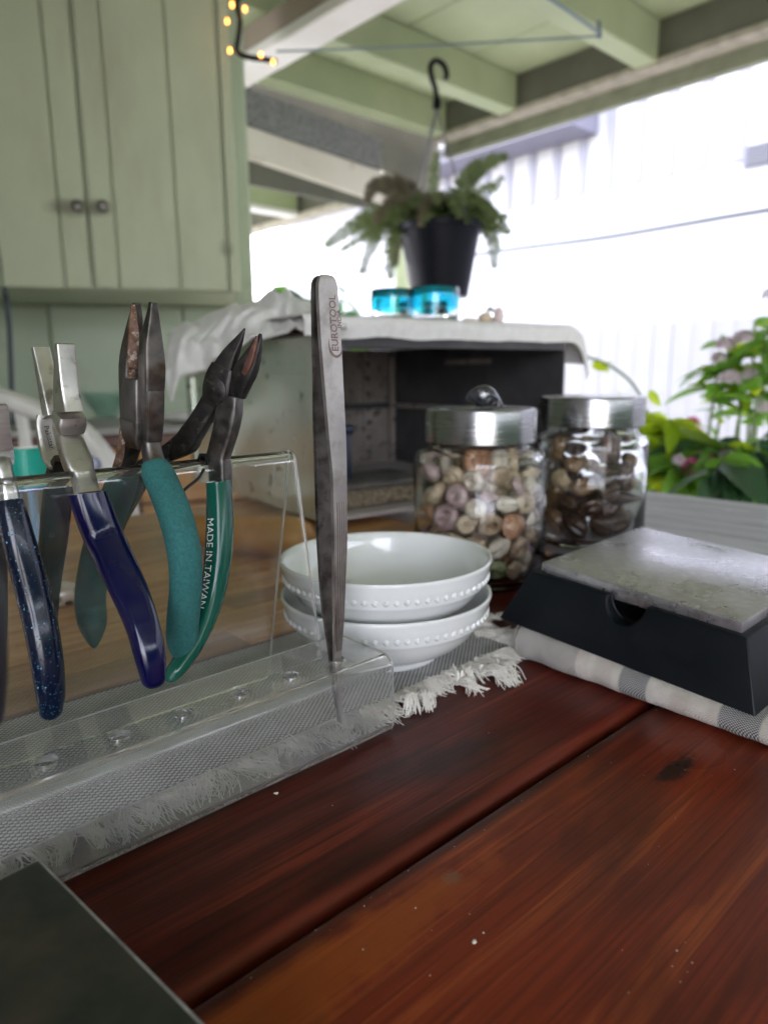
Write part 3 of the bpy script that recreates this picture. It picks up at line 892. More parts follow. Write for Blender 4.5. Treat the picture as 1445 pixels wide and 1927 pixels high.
part('corner_post', box0(21 * s_, 32 * s_, -.03, .052, 0, 106 * s_, cR, cN, Z, Pq), M['tan_wood'], cr, smooth=False, bevel=.004)
Pq = onk(97, 752, 0); s_ = (Pq - CAM).dot(FW) / FPX
rt = thing('red_bottle', 'small dark bottle with bright red cap on the far counter', 'bottle', Pq)
part('bottle', lathe([(0, 0), (17 * s_, 0), (17 * s_, 30 * s_), (8 * s_, 38 * s_), (0, 38 * s_)], Pq, 16), M['black_grip'], rt)
part('cap', lathe([(0, 38 * s_), (7 * s_, 38 * s_), (5 * s_, 66 * s_), (0, 67 * s_)], Pq, 12), M['red_plastic'], rt)
# power cable hanging in front of the wall
cps = [(-22, 300), (-6, 430), (6, 520), (16, 590), (20, 650), (24, 760), (26, 800)]
solo('power_cable', tube([PL(x, y, Pc + cN * (-.02 if y < 560 else -.05), cN) for x, y in spline(cps, 5)], .009, 6), M['cable'], PL(0, 450, Pc, cN), 'grey power cable hanging down beside the green cupboard', 'cable')

# ------------------------------------------------------------------ fairy lights at the cabinet corner
wire = [(452, -10), (447, 10), (452, 40), (449, 70), (447, 98), (470, 108), (500, 112), (520, 116)]
wp = [D(x, y, 2.38) for x, y in wire]
fl = thing('fairy_lights', 'string of small lit amber bulbs hanging at the cupboard corner', 'string lights', D(450, 100, 2.38))
part('wire', tube([Vector(p) for p in spline([tuple(p) for p in wp], 4)], .008, 6), M['black_wire'], fl)
bm_ = mesh('bulb', *ball((0, 0, 0), .0055, .0055, .0085, 10, 8), M['bulb'])
for x, y in ((437, 9), (461, 17), (428, 40), (433, 95), (491, 103), (514, 117)):
    inst('bulb', bm_, fl, D(x, y, 2.36))
# cord strung under the ceiling
cps = [D(520, 97, 3.0), D(800, 86, 3.05), D(1126, 68, 2.95)]
cd = [Vector(p) for p in spline([tuple(p) for p in cps], 8)]
solo('ceiling_cord', join(tube(cd, .004, 6), tube([D(1126, 40, 2.95), D(1128, 72, 2.95)], .008, 6), tube([D(990, -30, 2.5), D(1060, 15, 2.7), D(1127, 62, 2.95)], .006, 6)), M['rope'], cps[0], 'blue-grey cord strung across below the ceiling rafters', 'cord')

# ================================================================== TABLES
bgap = .5 * (toab(G(360, 1880))[1] + toab(G(1220, 1320))[1])      # dark gap between the two boards
bmat = toab(G(215, 1300))[1]                                       # far-left edge of the mat
aend = .655                                                        # where the dark table stops
tb = thing('dark_wood_table', 'red-brown stained wooden table with a dark gap between its boards', 'table', AB(.1, 0, GZ))
def plank(b_lo, b_hi, r_lo, r_hi, mat, z0=-.035, a0=-1.0, a1=aend, top=0.0):
    """board along A; r_lo/r_hi: width of the rounded shoulder on either long edge"""
    pf = [(b_hi, z0), (b_lo, z0), (b_lo, top - r_lo * .75)]
    for k in range(1, 7):
        t = k / 6 * pi / 2
        pf.append((b_lo + r_lo * (1 - cos(t)), top - r_lo * .75 * (1 - sin(t))))
    for k in range(0, 7):
        t = pi / 2 - k / 6 * pi / 2
        pf.append((b_hi - r_hi * (1 - cos(t)), top - r_hi * .75 * (1 - sin(t))))
    V, F = prism(pf, A * a0, B, Z, A * (a1 - a0))
    return part('plank', (V, F), mat, tb, ang=50)
M['maho_far'] = mahogany('dark_red_stained_board', (.019, .0060, .0055), (.105, .0150, .0090), (.21, .034, .016), 1.3, (), [(bgap + .0025, bgap + .0072, (.27, .046, .020), .42)])  # lighter stripe: highlight on the gap shoulder painted into the colour
M['maho_near'] = mahogany('amber_red_stained_board', (.070, .0125, .0070), (.215, .0320, .0120), (.37, .080, .022), 4.7,
                          [(1272, 1447, .022, .0065, (.018, .012, .010), .9, 160), (848, 1654, .006, .0042, (.16, .11, .08), .8, 420),
                           (480, 1925, .14, .016, (.36, .085, .013), .6, 60), (760, 1590, .30, .006, (.022, .010, .008), .7, 60)], [(bgap - .012, bgap - .0005, (.03, .011, .008), .75)])
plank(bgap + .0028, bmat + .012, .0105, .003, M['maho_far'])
plank(bgap - .36, bgap - .0028, .003, .0045, M['maho_near'])
plank(bgap - .72, bgap - .366, .003, .003, M['maho_near'])
part('batten', box0(-.9, aend - .02, bgap - .03, bgap + .03, -.06, -.037, A, B), M['brown_wood'], tb, smooth=False)
for a, b in ((-.9, -.5), (.55, -.5), (-.9, .42), (.55, .42)):
    part('leg', box0(a - .04, a + .04, b - .04, b + .04, GZ, -.037, A, B), M['brown_wood'], tb, smooth=False, bevel=.005)

# butcher-block table behind the mat
bb = thing('butcher_block_table', 'light brown butcher-block table of short wooden staves seen through the acrylic rack', 'table', AB(.1, .8, GZ))
sw_ = .041
rows_ = 14
sms = {}
for r in range(rows_):
    b = bmat + .0135 + sw_ * r
    a = -1.0 + random.uniform(0, .2)
    ends = []
    x = -1.0
    if r == 0: cuts = [-.55, -.12, .285, .60]
    elif r == 1: cuts = [-.40, .02, .245, .52]
    elif r == 2: cuts = [-.62, -.08, .32]
    else:
        cuts = []
        c = -.75 + random.uniform(0, .25)
        while c < .6:
            cuts.append(c); c += random.uniform(.22, .46)
    e = [-1.0] + cuts + [.70]
    for p, q in zip(e, e[1:]):
        L = round(q - p, 3)
        if L < .02: continue
        key = (L,)
        if key not in sms:
            sms[key] = mesh('stave', *box0(-L / 2 + .0003, L / 2 - .0003, -sw_ / 2 + .0003, sw_ / 2 - .0003, -.035, 0, A, B), M['stave'], smooth=False, bevel=.0008, seg=1)
        inst('stave', sms[key], bb, AB((p + q) / 2, b + sw_ / 2, random.uniform(-.0002, 0)))
for a, b in ((-.9, bmat + .1), (.6, bmat + .1), (-.9, bmat + .5), (.6, bmat + .5)):
    part('leg', box0(a - .035, a + .035, b - .035, b + .035, GZ, -.037, A, B), M['brown_wood'], bb, smooth=False, bevel=.005)

# weathered grey table at the far end
GT = .012
afar = .5 * (toab(G(1200, 925, GT))[0] + toab(G(1445, 945, GT))[0])
gt = thing('grey_table', 'weathered pale grey board table behind the jars and the steel block', 'table', AB(1, .2, GZ))
n = 5
for k in range(n):
    p, q = .712 + (afar - .712) * k / n, .712 + (afar - .712) * (k + 1) / n
    part('board', box0(p + .0012, q - .0012, -.9, 1.25, GT - .03, GT, A, B), M['grey_boards'], gt, smooth=False, bevel=.003)
for a, b in ((.76, -.8), (afar - .06, -.8), (.76, 1.15), (afar - .06, 1.15)):
    part('leg', box0(a - .035, a + .035, b - .035, b + .035, GZ, GT - .032, A, B), M['brown_wood'], gt, smooth=False, bevel=.005)
# filler board of the dark table between mat corner and grey table
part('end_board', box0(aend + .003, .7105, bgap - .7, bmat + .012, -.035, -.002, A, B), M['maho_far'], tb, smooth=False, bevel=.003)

# ================================================================== PLACEMAT
bR = .5 * (toab(G(678, 1339))[1] + toab(G(230, 1540))[1])
aT = toab(G(985, 1228))[0]
mat_ = thing('placemat', 'grey and white woven placemat with shaggy off-white fringe under the bowls', 'placemat', AB(.2, (bR + bmat) / 2, 0))
nu, nv = 90, 16
rows = []
for i in range(nv + 1):
    r = []
    for j in range(nu + 1):
        a = -.55 + (aT + .55) * j / nu; b = bR + (bmat - bR) * i / nv
        h = .0012 + .0006 * noise.noise(Vector((a * 18, b * 18, 0)))
        r.append(AB(a, b, h))
    rows.append(r)
part('weave', thick(rows, .0016), M['weave'], mat_, smooth=True)
FV = []
def strand(p, d, L, r0, curl, seed, lift=.0):
    rn = random.Random(seed)
    side = d.cross(Z)
    P = []
    k = 8
    ph, ph2 = rn.uniform(0, 6.28), rn.uniform(0, 6.28)
    fr = rn.uniform(.6, 1.7)
    z0 = p.z
    for i in range(k + 1):
        t = i / k
        w = curl * (sin(ph + fr * t * 6.28) - sin(ph)) * t ** .6
        fz = lift * sin(pi * min(1, t * 1.1)) + .0012 * abs(sin(ph2 + t * 7))
        q = p + d * (L * t * (1 - .22 * curl / .006 * t)) + side * w
        q.z = max(.0010, z0 * (1 - t) + fz)
        P.append(q)
    rad = [r0 * (1 - .5 * i / k) for i in range(k + 1)]
    return tube(P, rad, 4, False)
cnt = 0
def tuft(p, d, L, n_, curl, lift, seed, rad=.00042, spread=.0016):
    """a frayed yarn end: many strands that follow one wandering path and fan out slightly"""
    rn = random.Random(seed)
    side = d.cross(Z)
    k = 9
    ph, fr, ph2 = rn.uniform(0, 6.28), rn.uniform(.5, 1.25), rn.uniform(0, 6.28)
    sgn = rn.choice((-1, 1))
    base = []
    for i in range(k + 1):
        t = i / k
        ang = sgn * curl * (t ** 1.5) + .35 * sin(ph + fr * 6.28 * t)
        base.append(ang)
    for q in range(n_):
        off = rn.gauss(0, spread); offz = abs(rn.gauss(0, spread * .8))
        fan = rn.gauss(0, .20); Lq = L * rn.uniform(.65, 1.1)
        P = [p + side * off + Z * (offz + .0006)]
        dr_ = d
        for i in range(1, k + 1):
            t = i / k
            an = base[i] + fan * t + .25 * sin(q * 1.7 + t * 5)
            dd = d * cos(an) + side * sin(an)
            z = (.0012 + offz) * (1 - .5 * t) + lift * sin(pi * min(1, t * 1.05)) + .0006 * sin(ph2 + q + t * 8)
            np_ = P[-1] + dd * (Lq / k)
            np_.z = max(.0007, z)
            P.append(np_)
        r_ = rad * rn.uniform(.7, 1.2)
        FV.append(tube(P, [r_ * (1 - .45 * i / k) for i in range(k + 1)], 4, False))
a = -.50
while a < aT - .004:
    nz = noise.noise(Vector((a * 30, 0, 1.3)))
    d = (-B + A * (.55 * noise.noise(Vector((a * 22, 5, 2))) + random.gauss(0, .22))).normalized()
    tuft(AB(a, bR, .0012), d, .023 + .011 * nz + random.gauss(0, .002), 15, random.uniform(-.2, 1.5), random.uniform(.0005, .005), cnt); cnt += 1
    a += .0036
b = bR - .004
while b < bmat:
    nz = noise.noise(Vector((3, b * 50, 1.3)))
    d = (A + B * (.5 * noise.noise(Vector((7, b * 40, 2))) - .2 + random.gauss(0, .25))).normalized()
    tuft(AB(aT - .002, b, .0014), d, .032 + .010 * nz, 18, random.uniform(-.2, 1.0), random.uniform(.001, .008), cnt, .00048, .002); cnt += 1
    b += .0040
for (x, y, dx, dy, L) in ((1000, 1185, 40, 60, .034), (985, 1190, -20, 70, .03), (940, 1160, -60, 30, .034), (1008, 1183, 20, 70, .034), (1012, 1190, 50, 40, .03), (880, 1262, -40, 50, .020), (868, 1272, 60, 35, .026), (905, 1258, 70, 20, .030), (930, 1250, 60, 30, .028), (770, 1312, 30, 50, .016), (792, 1307, 40, 20, .016), (960, 1150, 50, -20, .03)):
    p = G(x, y, .006)
    d = (G(x + dx, y + dy, .0) - G(x, y, .0)).normalized()
    for q in range(2):
        tuft(Vector((p.x, p.y, .003 + q * .003)), d, L * random.uniform(.85, 1.1), 16, random.uniform(0, .9), random.uniform(.003, .009), 5000 + cnt, .0005, .0024); cnt += 1
# one big loop of thread
lp = G(990, 1205, .008)
FV.append(tube([lp + RT * (.0085 * cos(t)) + UP * (.0105 * sin(t) + .004) for t in [k / 20 * 6.28 for k in range(21)]], .0007, 5, False))
part('fringe', join(*FV), M['thread'], mat_, kind='stuff')

# crumbs on the dark boards
cv = []
def crumb(P, r, sd):
    V, F = ball((0, 0, 0), r, r * random.uniform(.4, 1.7), r * .5, 6, 4)
    return [P + Z * r * .4 + Matrix.Rotation(sd, 3, 'Z') @ (v * (1 + .7 * noise.noise(v * (2.2 / r) + Vector((sd, 0, 0))))) for v in V], F
for k in range(34):
    x, y = random.uniform(560, 1440), random.uniform(1290, 1920)
    P = G(x, y)
    a_, b_ = toab(P)
    if b_ > bR - .03 or abs(b_ - bgap) < .012: continue
    cv.append(crumb(P, random.choice((.00012, .00016, .0002, .0003)), random.uniform(0, 6)))
for k in range(30):
    a_ = random.uniform(0, .5)
    cv.append(crumb(AB(a_, bgap - .0045 - abs(random.gauss(0, .004)), .0), random.choice((.00012, .00018, .00025)), random.uniform(0, 6)))
for x, y, s in ((1070, 1267, .0016), (892, 1774, .0011), (520, 1494, .0012)):
    cv.append(crumb(G(x, y), s * .8, x))
solo('crumbs', join(*cv), M['thread'], G(900, 1600), kind='stuff')

# ================================================================== ACRYLIC TOOL RACK
SHZ = .049                                  # shelf height
PF = G(738, 1385)                            # right-hand front corner on the mat
aR0, bF = toab(PF)
PS = G(652, 1192, SHZ)
bS = toab(PS)[1]                             # back edge of the shelf
aL0 = aR0 - .34
TK = .0032
rack = thing('tool_rack', 'clear acrylic plier rack with a ridge panel and a drilled front shelf', 'tool rack', AB(aR0 - .1, bF, .003))
# shelf: bent sheet: top (with holes) -> rounded nose -> front face -> rounded heel -> foot running back
ZM = .0042
rn = .0065
def bend(c_b, c_z, r, t0, t1, k=7):
    return [(c_b + r * cos(t0 + (t1 - t0) * i / k), c_z + r * sin(t0 + (t1 - t0) * i / k)) for i in range(k + 1)]
nose = bend(bF + rn, SHZ - rn, rn, pi / 2, pi, 8)
heel = bend(bF + rn * .7, ZM + rn * .7, rn * .7, pi, 1.5 * pi, 6)
prof = nose + heel + [(bF + .034, ZM)]
FVV = []
rows = [[AB(a, b, z) for b, z in prof] for a in (aL0, aR0)]
# many columns are not needed: straight along A
Vs, Fs = sheet(rows)
holes = []
for x, y in ((93, 1443), (232, 1393), (345, 1346), (452, 1306), (545, 1270), (631, 1243)):
    P = G(x, y, SHZ)
    holes.append(toab(P))
hb = sum(h[1] for h in holes) / len(holes)
hs = [h[0] for h in holes]
hp = (hs[-1] - hs[0]) / 5
hs = [hs[-1] - hp * k for k in range(6, -1, -1)]
rh = .0048
bm = bmesh.new()
vmap = {}
def bv(p):
    key = (round(p.x, 6), round(p.y, 6), round(p.z, 6))
    if key not in vmap: vmap[key] = bm.verts.new(p)
    return vmap[key]
btop0, btop1 = bF + rn, bS
cutsA = [aL0]
for p, q in zip(hs, hs[1:]): cutsA.append((p + q) / 2)
cutsA.append(aR0)
NS = 24
cols = {round(aL0, 7), round(aR0, 7)}
for i, h in enumerate(hs):
    x0, x1 = cutsA[i], cutsA[i + 1]
    ring, out = [], []
    for k in range(NS):
        t = 2 * pi * (k + .5) / NS
        c, s = cos(t), sin(t)
        ring.append(bv(AB(h + rh * c, hb + rh * s, SHZ)))
        # ray from the hole's centre to the border of its cell
        best = 9
        if c > 0: best = min(best, (x1 - h) / c)
        if c < 0: best = min(best, (x0 - h) / c)
        if s > 0: best = min(best, (btop1 - hb) / s)
        if s < 0: best = min(best, (btop0 - hb) / s)
        out.append((h + best * c, hb + best * s))
    for k in range(NS):
        k2 = (k + 1) % NS
        (xa, ya), (xb, yb) = out[k], out[k2]
        loop = [ring[k2], ring[k], bv(AB(xa, ya, SHZ))]
        onx = lambda x_: min(abs(x_ - x0), abs(x_ - x1)) < 1e-7
        if onx(xa) != onx(xb):
            cx_ = xa if onx(xa) else xb
            cy_ = yb if onx(xa) else ya
            loop.append(bv(AB(cx_, cy_, SHZ)))
            if abs(cy_ - btop0) < 1e-7: cols.add(round(cx_, 7))
        loop.append(bv(AB(xb, yb, SHZ)))
        bm.faces.new(loop)
        for x_, y_ in out[k:k + 1]:
            if abs(y_ - btop0) < 1e-7: cols.add(round(x_, 7))
# cells share their side borders: both sides must carry the same points
cols = sorted(cols)
rows = [[AB(a, b, z) for b, z in prof] for a in cols]
Vs, Fs = sheet(rows)
for f in Fs: bm.faces.new([bv(Vs[i]) for i in f])
bmesh.ops.remove_doubles(bm, verts=bm.verts, dist=2e-6)
bmesh.ops.recalc_face_normals(bm, faces=bm.faces)
me = bpy.data.meshes.new('shelf')
for v in bm.verts: v.co -= W[rack]
bm.to_mesh(me); bm.free()
shelf = bpy.data.objects.new('shelf', me)
sc.collection.objects.link(shelf)
sm = shelf.modifiers.new('thickness', 'SOLIDIFY'); sm.thickness = TK; sm.offset = 0
dg = bpy.context.evaluated_depsgraph_get(); dg.update()
me2 = bpy.data.meshes.new_from_object(shelf.evaluated_get(dg))
shelf.modifiers.clear(); shelf.data = me2; me2.name = 'shelf'
me2.materials.clear(); me2.materials.append(M['acrylic_shelf'])
me2.shade_smooth(); me2.set_sharp_from_angle(angle=radians(24))
shelf.parent = rack; W[shelf] = W[rack]

# ridge panel: folded sheet, front leg on the shelf's back edge, back leg on the mat
Pb = G(603, 1209, SHZ)
aP = toab(Pb)[0]
Prd = PL(546, 852, AB(aP, 0), A)
bRd, zRd = toab(Prd)[1], Prd.z
Pft = PL(500, 1268, AB(aP, 0), A)
bFt, zFt = toab(Pft)[1], ZM
rr = .0042
def dirn(b0_, z0_, b1_, z1_):
    l = hypot(b1_ - b0_, z1_ - z0_); return (b1_ - b0_) / l, (z1_ - z0_) / l
bFr, zFr = bS - .0005, SHZ - .012
d1 = dirn(bFr, zFr, bRd - rr, zRd)
pr = [(bFr, zFr), (bFr + (bRd - rr - bFr) * .5, zFr + (zRd - .006 - zFr) * .5), (bRd - rr, zRd - .006)]
pr += [(bRd - rr * cos(t), zRd - .006 + .006 * sin(t)) for t in [pi * k / 10 for k in range(1, 10)]]
pr += [(bRd + rr, zRd - .006), ((bRd + rr + bFt) / 2, (zRd - .006 + zFt) / 2), (bFt, zFt)]
def in3d(pts, th):
    out = []
    for i, (b, z) in enumerate(pts):
        b0_, z0_ = pts[max(i - 1, 0)]; b1_, z1_ = pts[min(i + 1, len(pts) - 1)]
        db, dz = dirn(b0_, z0_, b1_, z1_)
        out.append((b - dz * th, z + db * th))
    return out
outer = in3d(pr, TK * .5); inner = in3d(pr, -TK * .5)
poly = outer + inner[::-1]
part('ridge_panel', prism(poly, A * (aL0 + .004), B, Z, A * (aP - aL0 - .004)), M['acrylic'], rack, ang=30)

# sawn, slightly frosted edges of the sheet catch the light
def cut_mat():
    q = NT('frosted_acrylic_edge')
    q.set(Base_Color=(.86, .87, .84), Roughness=.35, Transmission_Weight=.45, IOR=1.49)
    return q.m
M['cut_edge'] = cut_mat()
ring_ = [AB(aR0 + .0006, b, z) for b, z in [(bS, SHZ), (btop0, SHZ)] + prof[1:]]
part('cut_edge', tube(ring_, .00085, 5), M['cut_edge'], rack)
part('cut_edge', tube([AB(aL0, bS, SHZ), AB(aR0, bS, SHZ)], .0013, 6), M['cut_edge'], rack)
part('cut_edge', tube([AB(aL0, bF + .034, ZM), AB(aR0, bF + .034, ZM)], .001, 6), M['cut_edge'], rack)
part('cut_edge', tube([AB(aP + .0005, b, z) for b, z in pr], .0009, 5), M['cut_edge'], rack)

def ridge_a(x, y):
    """position along the ridge for a pixel on it"""
    P = PL(x, y, B * bRd, B)
    return toab(P)[0]

# ================================================================== PLIERS
TA = A
def planar(a, n=None):
    """pixels -> points in the tool's own upright plane through the ridge"""
    global TA
    TA = (n or A).normalized()
    base, nrm = AB(a, bRd), TA
    def f(x, y): return PL(x, y, base, nrm)
    return f
def b_panel(z):
    """front surface of the ridge panel at height z"""
    t = (z - zFr) / (zRd - .006 - zFr)
    return bFr + (bRd - rr - bFr) * min(max(t, 0), 1.0) - TK * .6
def limb(f, pts, n=2.0, seg=18, ns=6, dA=0.0, clear=False):
    """pts: (x, y, width px, in-plane ratio, depth ratio); a smooth arm through pixels in the tool's plane"""
    S = spline(pts, ns)
    P, WT = [], []
    for s in S:
        p = f(s[0], s[1])
        k = (p - CAM).dot(FW) / FPX * s[2]
        P.append(p + TA * dA); WT.append((k * s[3], k * s[4]))
    if clear:
        # keep the hanging grip in front of the ridge panel: swing it outwards where it would cut in
        sh = []
        for p, (w, t) in zip(P, WT):
            need = toab(p)[1] + .54 * max(w, t) + .0006 - b_panel(p.z)
            d = (p - CAM)
            sh.append(max(0, need / max(1e-4, d.dot(B))))
        m = len(sh)
        for _ in range(3):
            sh = [max(sh[i], (sh[max(i - 1, 0)] + sh[i] + sh[min(i + 1, m - 1)]) / 3) for i in range(m)]
        for i in range(m):
            f_ = 1 - sh[i]
            P[i] = CAM + (P[i] - CAM) * f_
            WT[i] = (WT[i][0] * f_, WT[i][1] * f_)
    return P, WT, n, seg
def dipped(f, pts, name, mat, parent, n=2.0, dA=0, label=None, seg=20, clear=False):
    """grip with a rounded end: pts end just before the tip"""
    P, WT, _, _ = limb(f, pts, n, seg, 6, dA, clear)
    d = (P[-1] - P[-2]).normalized()
    w, t = WT[-1]
    base = P[-1]
    for k in range(1, 7):
        a = k / 6 * pi / 2
        P.append(base + d * (.55 * min(w, t) * sin(a)))
        WT.append((w * max(cos(a), .05), t * max(cos(a), .05)))
    o = part(name, sweep(P, WT, TA, n, seg), mat, parent, ang=60)
    if label: o['label'] = label
    return P, WT

# --- flat-nose pliers, navy grips
aN = ridge_a(158, 902); fN = planar(aN)
pl = thing('flat_nose_pliers', 'polished flat-nose pliers with glossy navy blue dipped grips hanging on the rack', 'pliers', AB(aN, bRd, zRd))
Jb = sweep(*[v for v in limb(fN, [(77, 655, 30, .45, 1.02), (84, 690, 31, .6, 1.0), (95, 745, 32, .9, 1.0), (102, 784, 32, 1.1, 1.0)], 9, 20, 3)[:2]], TA, 10, 20)
part('jaw', Jb, M['satin_steel'], pl, ang=30)
Jf = sweep(*[v for v in limb(fN, [(123, 647, 33, .45, 1.02), (124, 690, 35, .9, .98), (126, 740, 37, 1.4, .94), (130, 776, 40, 1.6, .92)], 9, 20, 3)[:2]], TA, 10, 20)
part('jaw', Jf, M['satin_steel'], pl, ang=30)
part('joint', sweep(*limb(fN, [(132, 778, 45, 1.0, 1.05), (131, 792, 47, 1.05, 1.1), (130, 808, 45, 1.0, 1.0)], 8)[:2], TA, 8, 16), M['satin_steel'], pl, ang=30)
part('joint', sweep(*limb(fN, [(126, 806, 22, 1.4, .9), (130, 830, 18, 1.4, .9), (132, 852, 14, 1.3, .8)], 8)[:2], TA, 8, 16, ), M['satin_steel'], pl, ang=30)
chP, chW, _, _ = limb(fN, [(92, 780, 26, .35, 1.0), (94, 796, 36, .35, 1.0), (101, 838, 37, .35, 1.0), (109, 866, 35, .35, 1.0), (115, 880, 24, .35, 1.0)], 5, 16, 6, -.002)
part('cheek', sweep(chP, chW, TA, 5, 16), M['satin_steel'], pl, ang=35)
part('shank', sweep(*limb(fN, [(120, 800, 40, .7, 1.0), (136, 840, 50, .6, 1.0), (148, 874, 52, .6, 1.0), (156, 900, 42, .75, 1.0), (166, 932, 44, .8, 1.0)], 5)[:2], TA, 5, 18), M['satin_steel'], pl, ang=35)
part('shank', sweep(*limb(fN, [(118, 862, 30, .5, 1.0), (110, 880, 34, .6, 1.0), (104, 900, 32, .7, 1.0), (104, 932, 32, .8, 1.0)], 5)[:2], TA, 5, 16), M['dark_steel'], pl, ang=35)
dipped(fN, [(165, 929, 63, .8, 1.1), (185, 985, 66, .8, 1.1), (212, 1045, 66, .8, 1.1), (243, 1110, 62, .8, 1.1), (268, 1175, 56, .85, 1.1), (282, 1230, 52, .9, 1.1), (289, 1275, 42, .9, 1.1)], 'grip', M['navy'], pl, 2.5, clear=True)
dipped(fN, [(108, 918, 48, .8, 1.1), (104, 960, 48, .8, 1.1), (98, 1020, 46, .8, 1.1), (88, 1090, 44, .8, 1.1), (84, 1160, 40, .8, 1.1), (88, 1210, 34, .9, 1.1)], 'grip', M['navy'], pl, 2.5)
# stamped word on the cheek
def cheek_proj(u, v):
    """reads down the cheek, laid on its viewer-facing side"""
    k = .272e-3
    x, y = 87 + u / k * .27 + v / k * .97, 801 + u / k * .97 - v / k * .2
    i = min(range(len(chP)), key=lambda q: (PXY(chP[q])[1] - y) ** 2)
    return PL(x, y, chP[i] - B * (chW[i][0] / 2 + .0003), B)
part('stamped_lettering', text_geo('Pakistan', 14.5 * .272e-3, cheek_proj), M['etch2'], pl, smooth=False)

# --- chain-nose pliers, teal foam grips
aT_ = ridge_a(268, 882); fT = planar(aT_)
pl = thing('chain_nose_pliers', 'dark rusty chain-nose pliers with turquoise foam grips hanging on the rack', 'pliers', AB(aT_, bRd, zRd))
part('jaw', sweep(*limb(fT, [(258, 571, 12, .9, 1.05), (256, 600, 22, .9, 1.0), (250, 650, 34, .9, .95), (247, 690, 40, .9, .92), (248, 740, 40, .9, .92), (250, 790, 40, .9, .92)], 7, 20, 2)[:2], TA, 7, 20), M['dark_steel'], pl, ang=24)
part('gripping_face', sweep(*limb(fT, [(261, 574, 9, .5, .8), (262, 610, 18, .5, .9), (262, 650, 22, .5, .9), (260, 688, 22, .5, .9), (258, 692, 14, .5, .9), (258, 718, 13, .5, .9)], 5, 16, 3, -.0028)[:2], TA, 6, 12), M['rust'], pl, ang=24)
part('jaw', sweep(*limb(fT, [(289, 569, 13, .9, 1.0), (288, 598, 22, .9, .98), (285, 645, 38, .9, .95), (286, 692, 45, .9, .92), (285, 737, 43, .9, .92), (285, 790, 40, .9, .92)], 7, 20, 2)[:2], TA, 7, 20), M['dark_steel'], pl, ang=24)
part('joint', sweep(*limb(fT, [(264, 712, 60, 1.0, .72), (265, 740, 70, 1.0, .74), (266, 786, 70, 1.0, .74), (266, 790, 74, 1.05, .76), (267, 820, 72, 1.0, .74), (268, 842, 56, 1.0, .7)], 8, 20, 2)[:2], TA, 9, 20), M['dark_steel'], pl, ang=24)
part('joint_plate', sweep(*limb(fT, [(290, 736, 34, .7, .95), (290, 745, 35, .7, .97), (289, 800, 34, .7, .97), (287, 828, 32, .7, .95)], 8, 20, 2)[:2], TA, 9, 20), M['dark_steel'], pl, ang=24)
part('shank', sweep(*limb(fT, [(284, 800, 40, .9, .75), (283, 830, 40, .85, .85), (289, 862, 38, .9, .95), (298, 892, 42, .9, 1.0)], 2.6)[:2], TA, 2.8, 20), M['dark_steel'], pl, ang=40)
part('shank', sweep(*limb(fT, [(252, 810, 40, .9, .7), (248, 840, 38, .85, .8), (238, 870, 36, .8, .9), (222, 905, 36, .8, 1.0)], 3.4)[:2], TA, 3.6, 20), M['dark_steel'], pl, ang=40)
part('shank_recess', sweep(*limb(fT, [(253, 804, 15, .5, .6), (251, 835, 20, .5, .6), (246, 862, 22, .5, .6), (238, 882, 18, .5, .6)], 4, 16, 6, -.0062)[:2], TA, 6, 12), M['rust'], pl, ang=30)
def foam(f, pts, parent, clear=False):
    P, WT, _, _ = limb(f, pts, 2.0, 20, 7, 0, clear)
    return part('foam_grip', sweep(P, WT, TA, 2.0, 22), M['teal_foam'], parent, ang=50)
foam(fT, [(293, 884, 50, .9, 1.0), (296, 888, 60, .9, 1.0), (315, 930, 64, .9, 1.0), (335, 985, 65, .9, 1.0), (348, 1045, 64, .9, 1.0), (350, 1105, 62, .9, 1.0), (345, 1165, 62, .9, 1.0), (343, 1205, 58, .9, 1.0), (344, 1232, 38, .9, 1.0), (344, 1250, 16, .9, 1.0), (344, 1256, 3, .9, 1.0)], pl, True)
foam(fT, [(236, 888, 44, .9, 1.0), (229, 902, 58, .9, 1.0), (212, 950, 60, .9, 1.0), (190, 1010, 60, .9, 1.0), (175, 1070, 58, .9, 1.0), (168, 1125, 56, .9, 1.0), (172, 1170, 52, .9, 1.0), (174, 1195, 34, .9, 1.0), (175, 1212, 14, .9, 1.0), (175, 1217, 3, .9, 1.0)], pl)

# --- flush cutters, green grips
aG = ridge_a(402, 868); fG = planar(aG, A * .62 + Vector((-.2, .98, 0)) * .5)
pl = thing('flush_cutters', 'dark bent-nose flush cutters with shiny green dipped grips hanging on the rack', 'wire cutters', AB(aG, bRd, zRd))
part('jaw', sweep(*limb(fG, [(461, 618, 3, .9, .7), (450, 640, 17, .9, .7), (434, 668, 34, .9, .6), (423, 694, 46, .9, .55), (414, 722, 52, .9, .5), (410, 745, 46, .9, .5)], 4, 20, 2)[:2], TA, 6, 20), M['black_steel'], pl, ang=24)
part('jaw', sweep(*limb(fG, [(491, 628, 5, .9, .7), (482, 655, 25, .9, .65), (467, 690, 44, .9, .6), (456, 712, 46, .9, .55), (446, 745, 36, .9, .5)], 4, 20, 2)[:2], TA, 6, 20), M['black_steel'], pl, ang=24)
part('blade_bevel', sweep(*limb(fG, [(490, 633, 6, .7, .6), (485, 656, 15, .7, .6), (476, 686, 22, .7, .6), (466, 704, 15, .7, .6)], 4, 16, 2, -.0034)[:2], TA, 6, 12), M['blued_red'], pl, ang=24)
part('joint', sweep(*limb(fG, [(424, 690, 56, .9, .5), (417, 715, 66, .9, .55), (412, 740, 66, .9, .55), (404, 764, 52, .9, .5)], 3.5, 20, 3)[:2], TA, 5, 20), M['black_steel'], pl, ang=26)
Pr = fG(416, 734)
kk = (Pr - CAM).dot(FW) / FPX
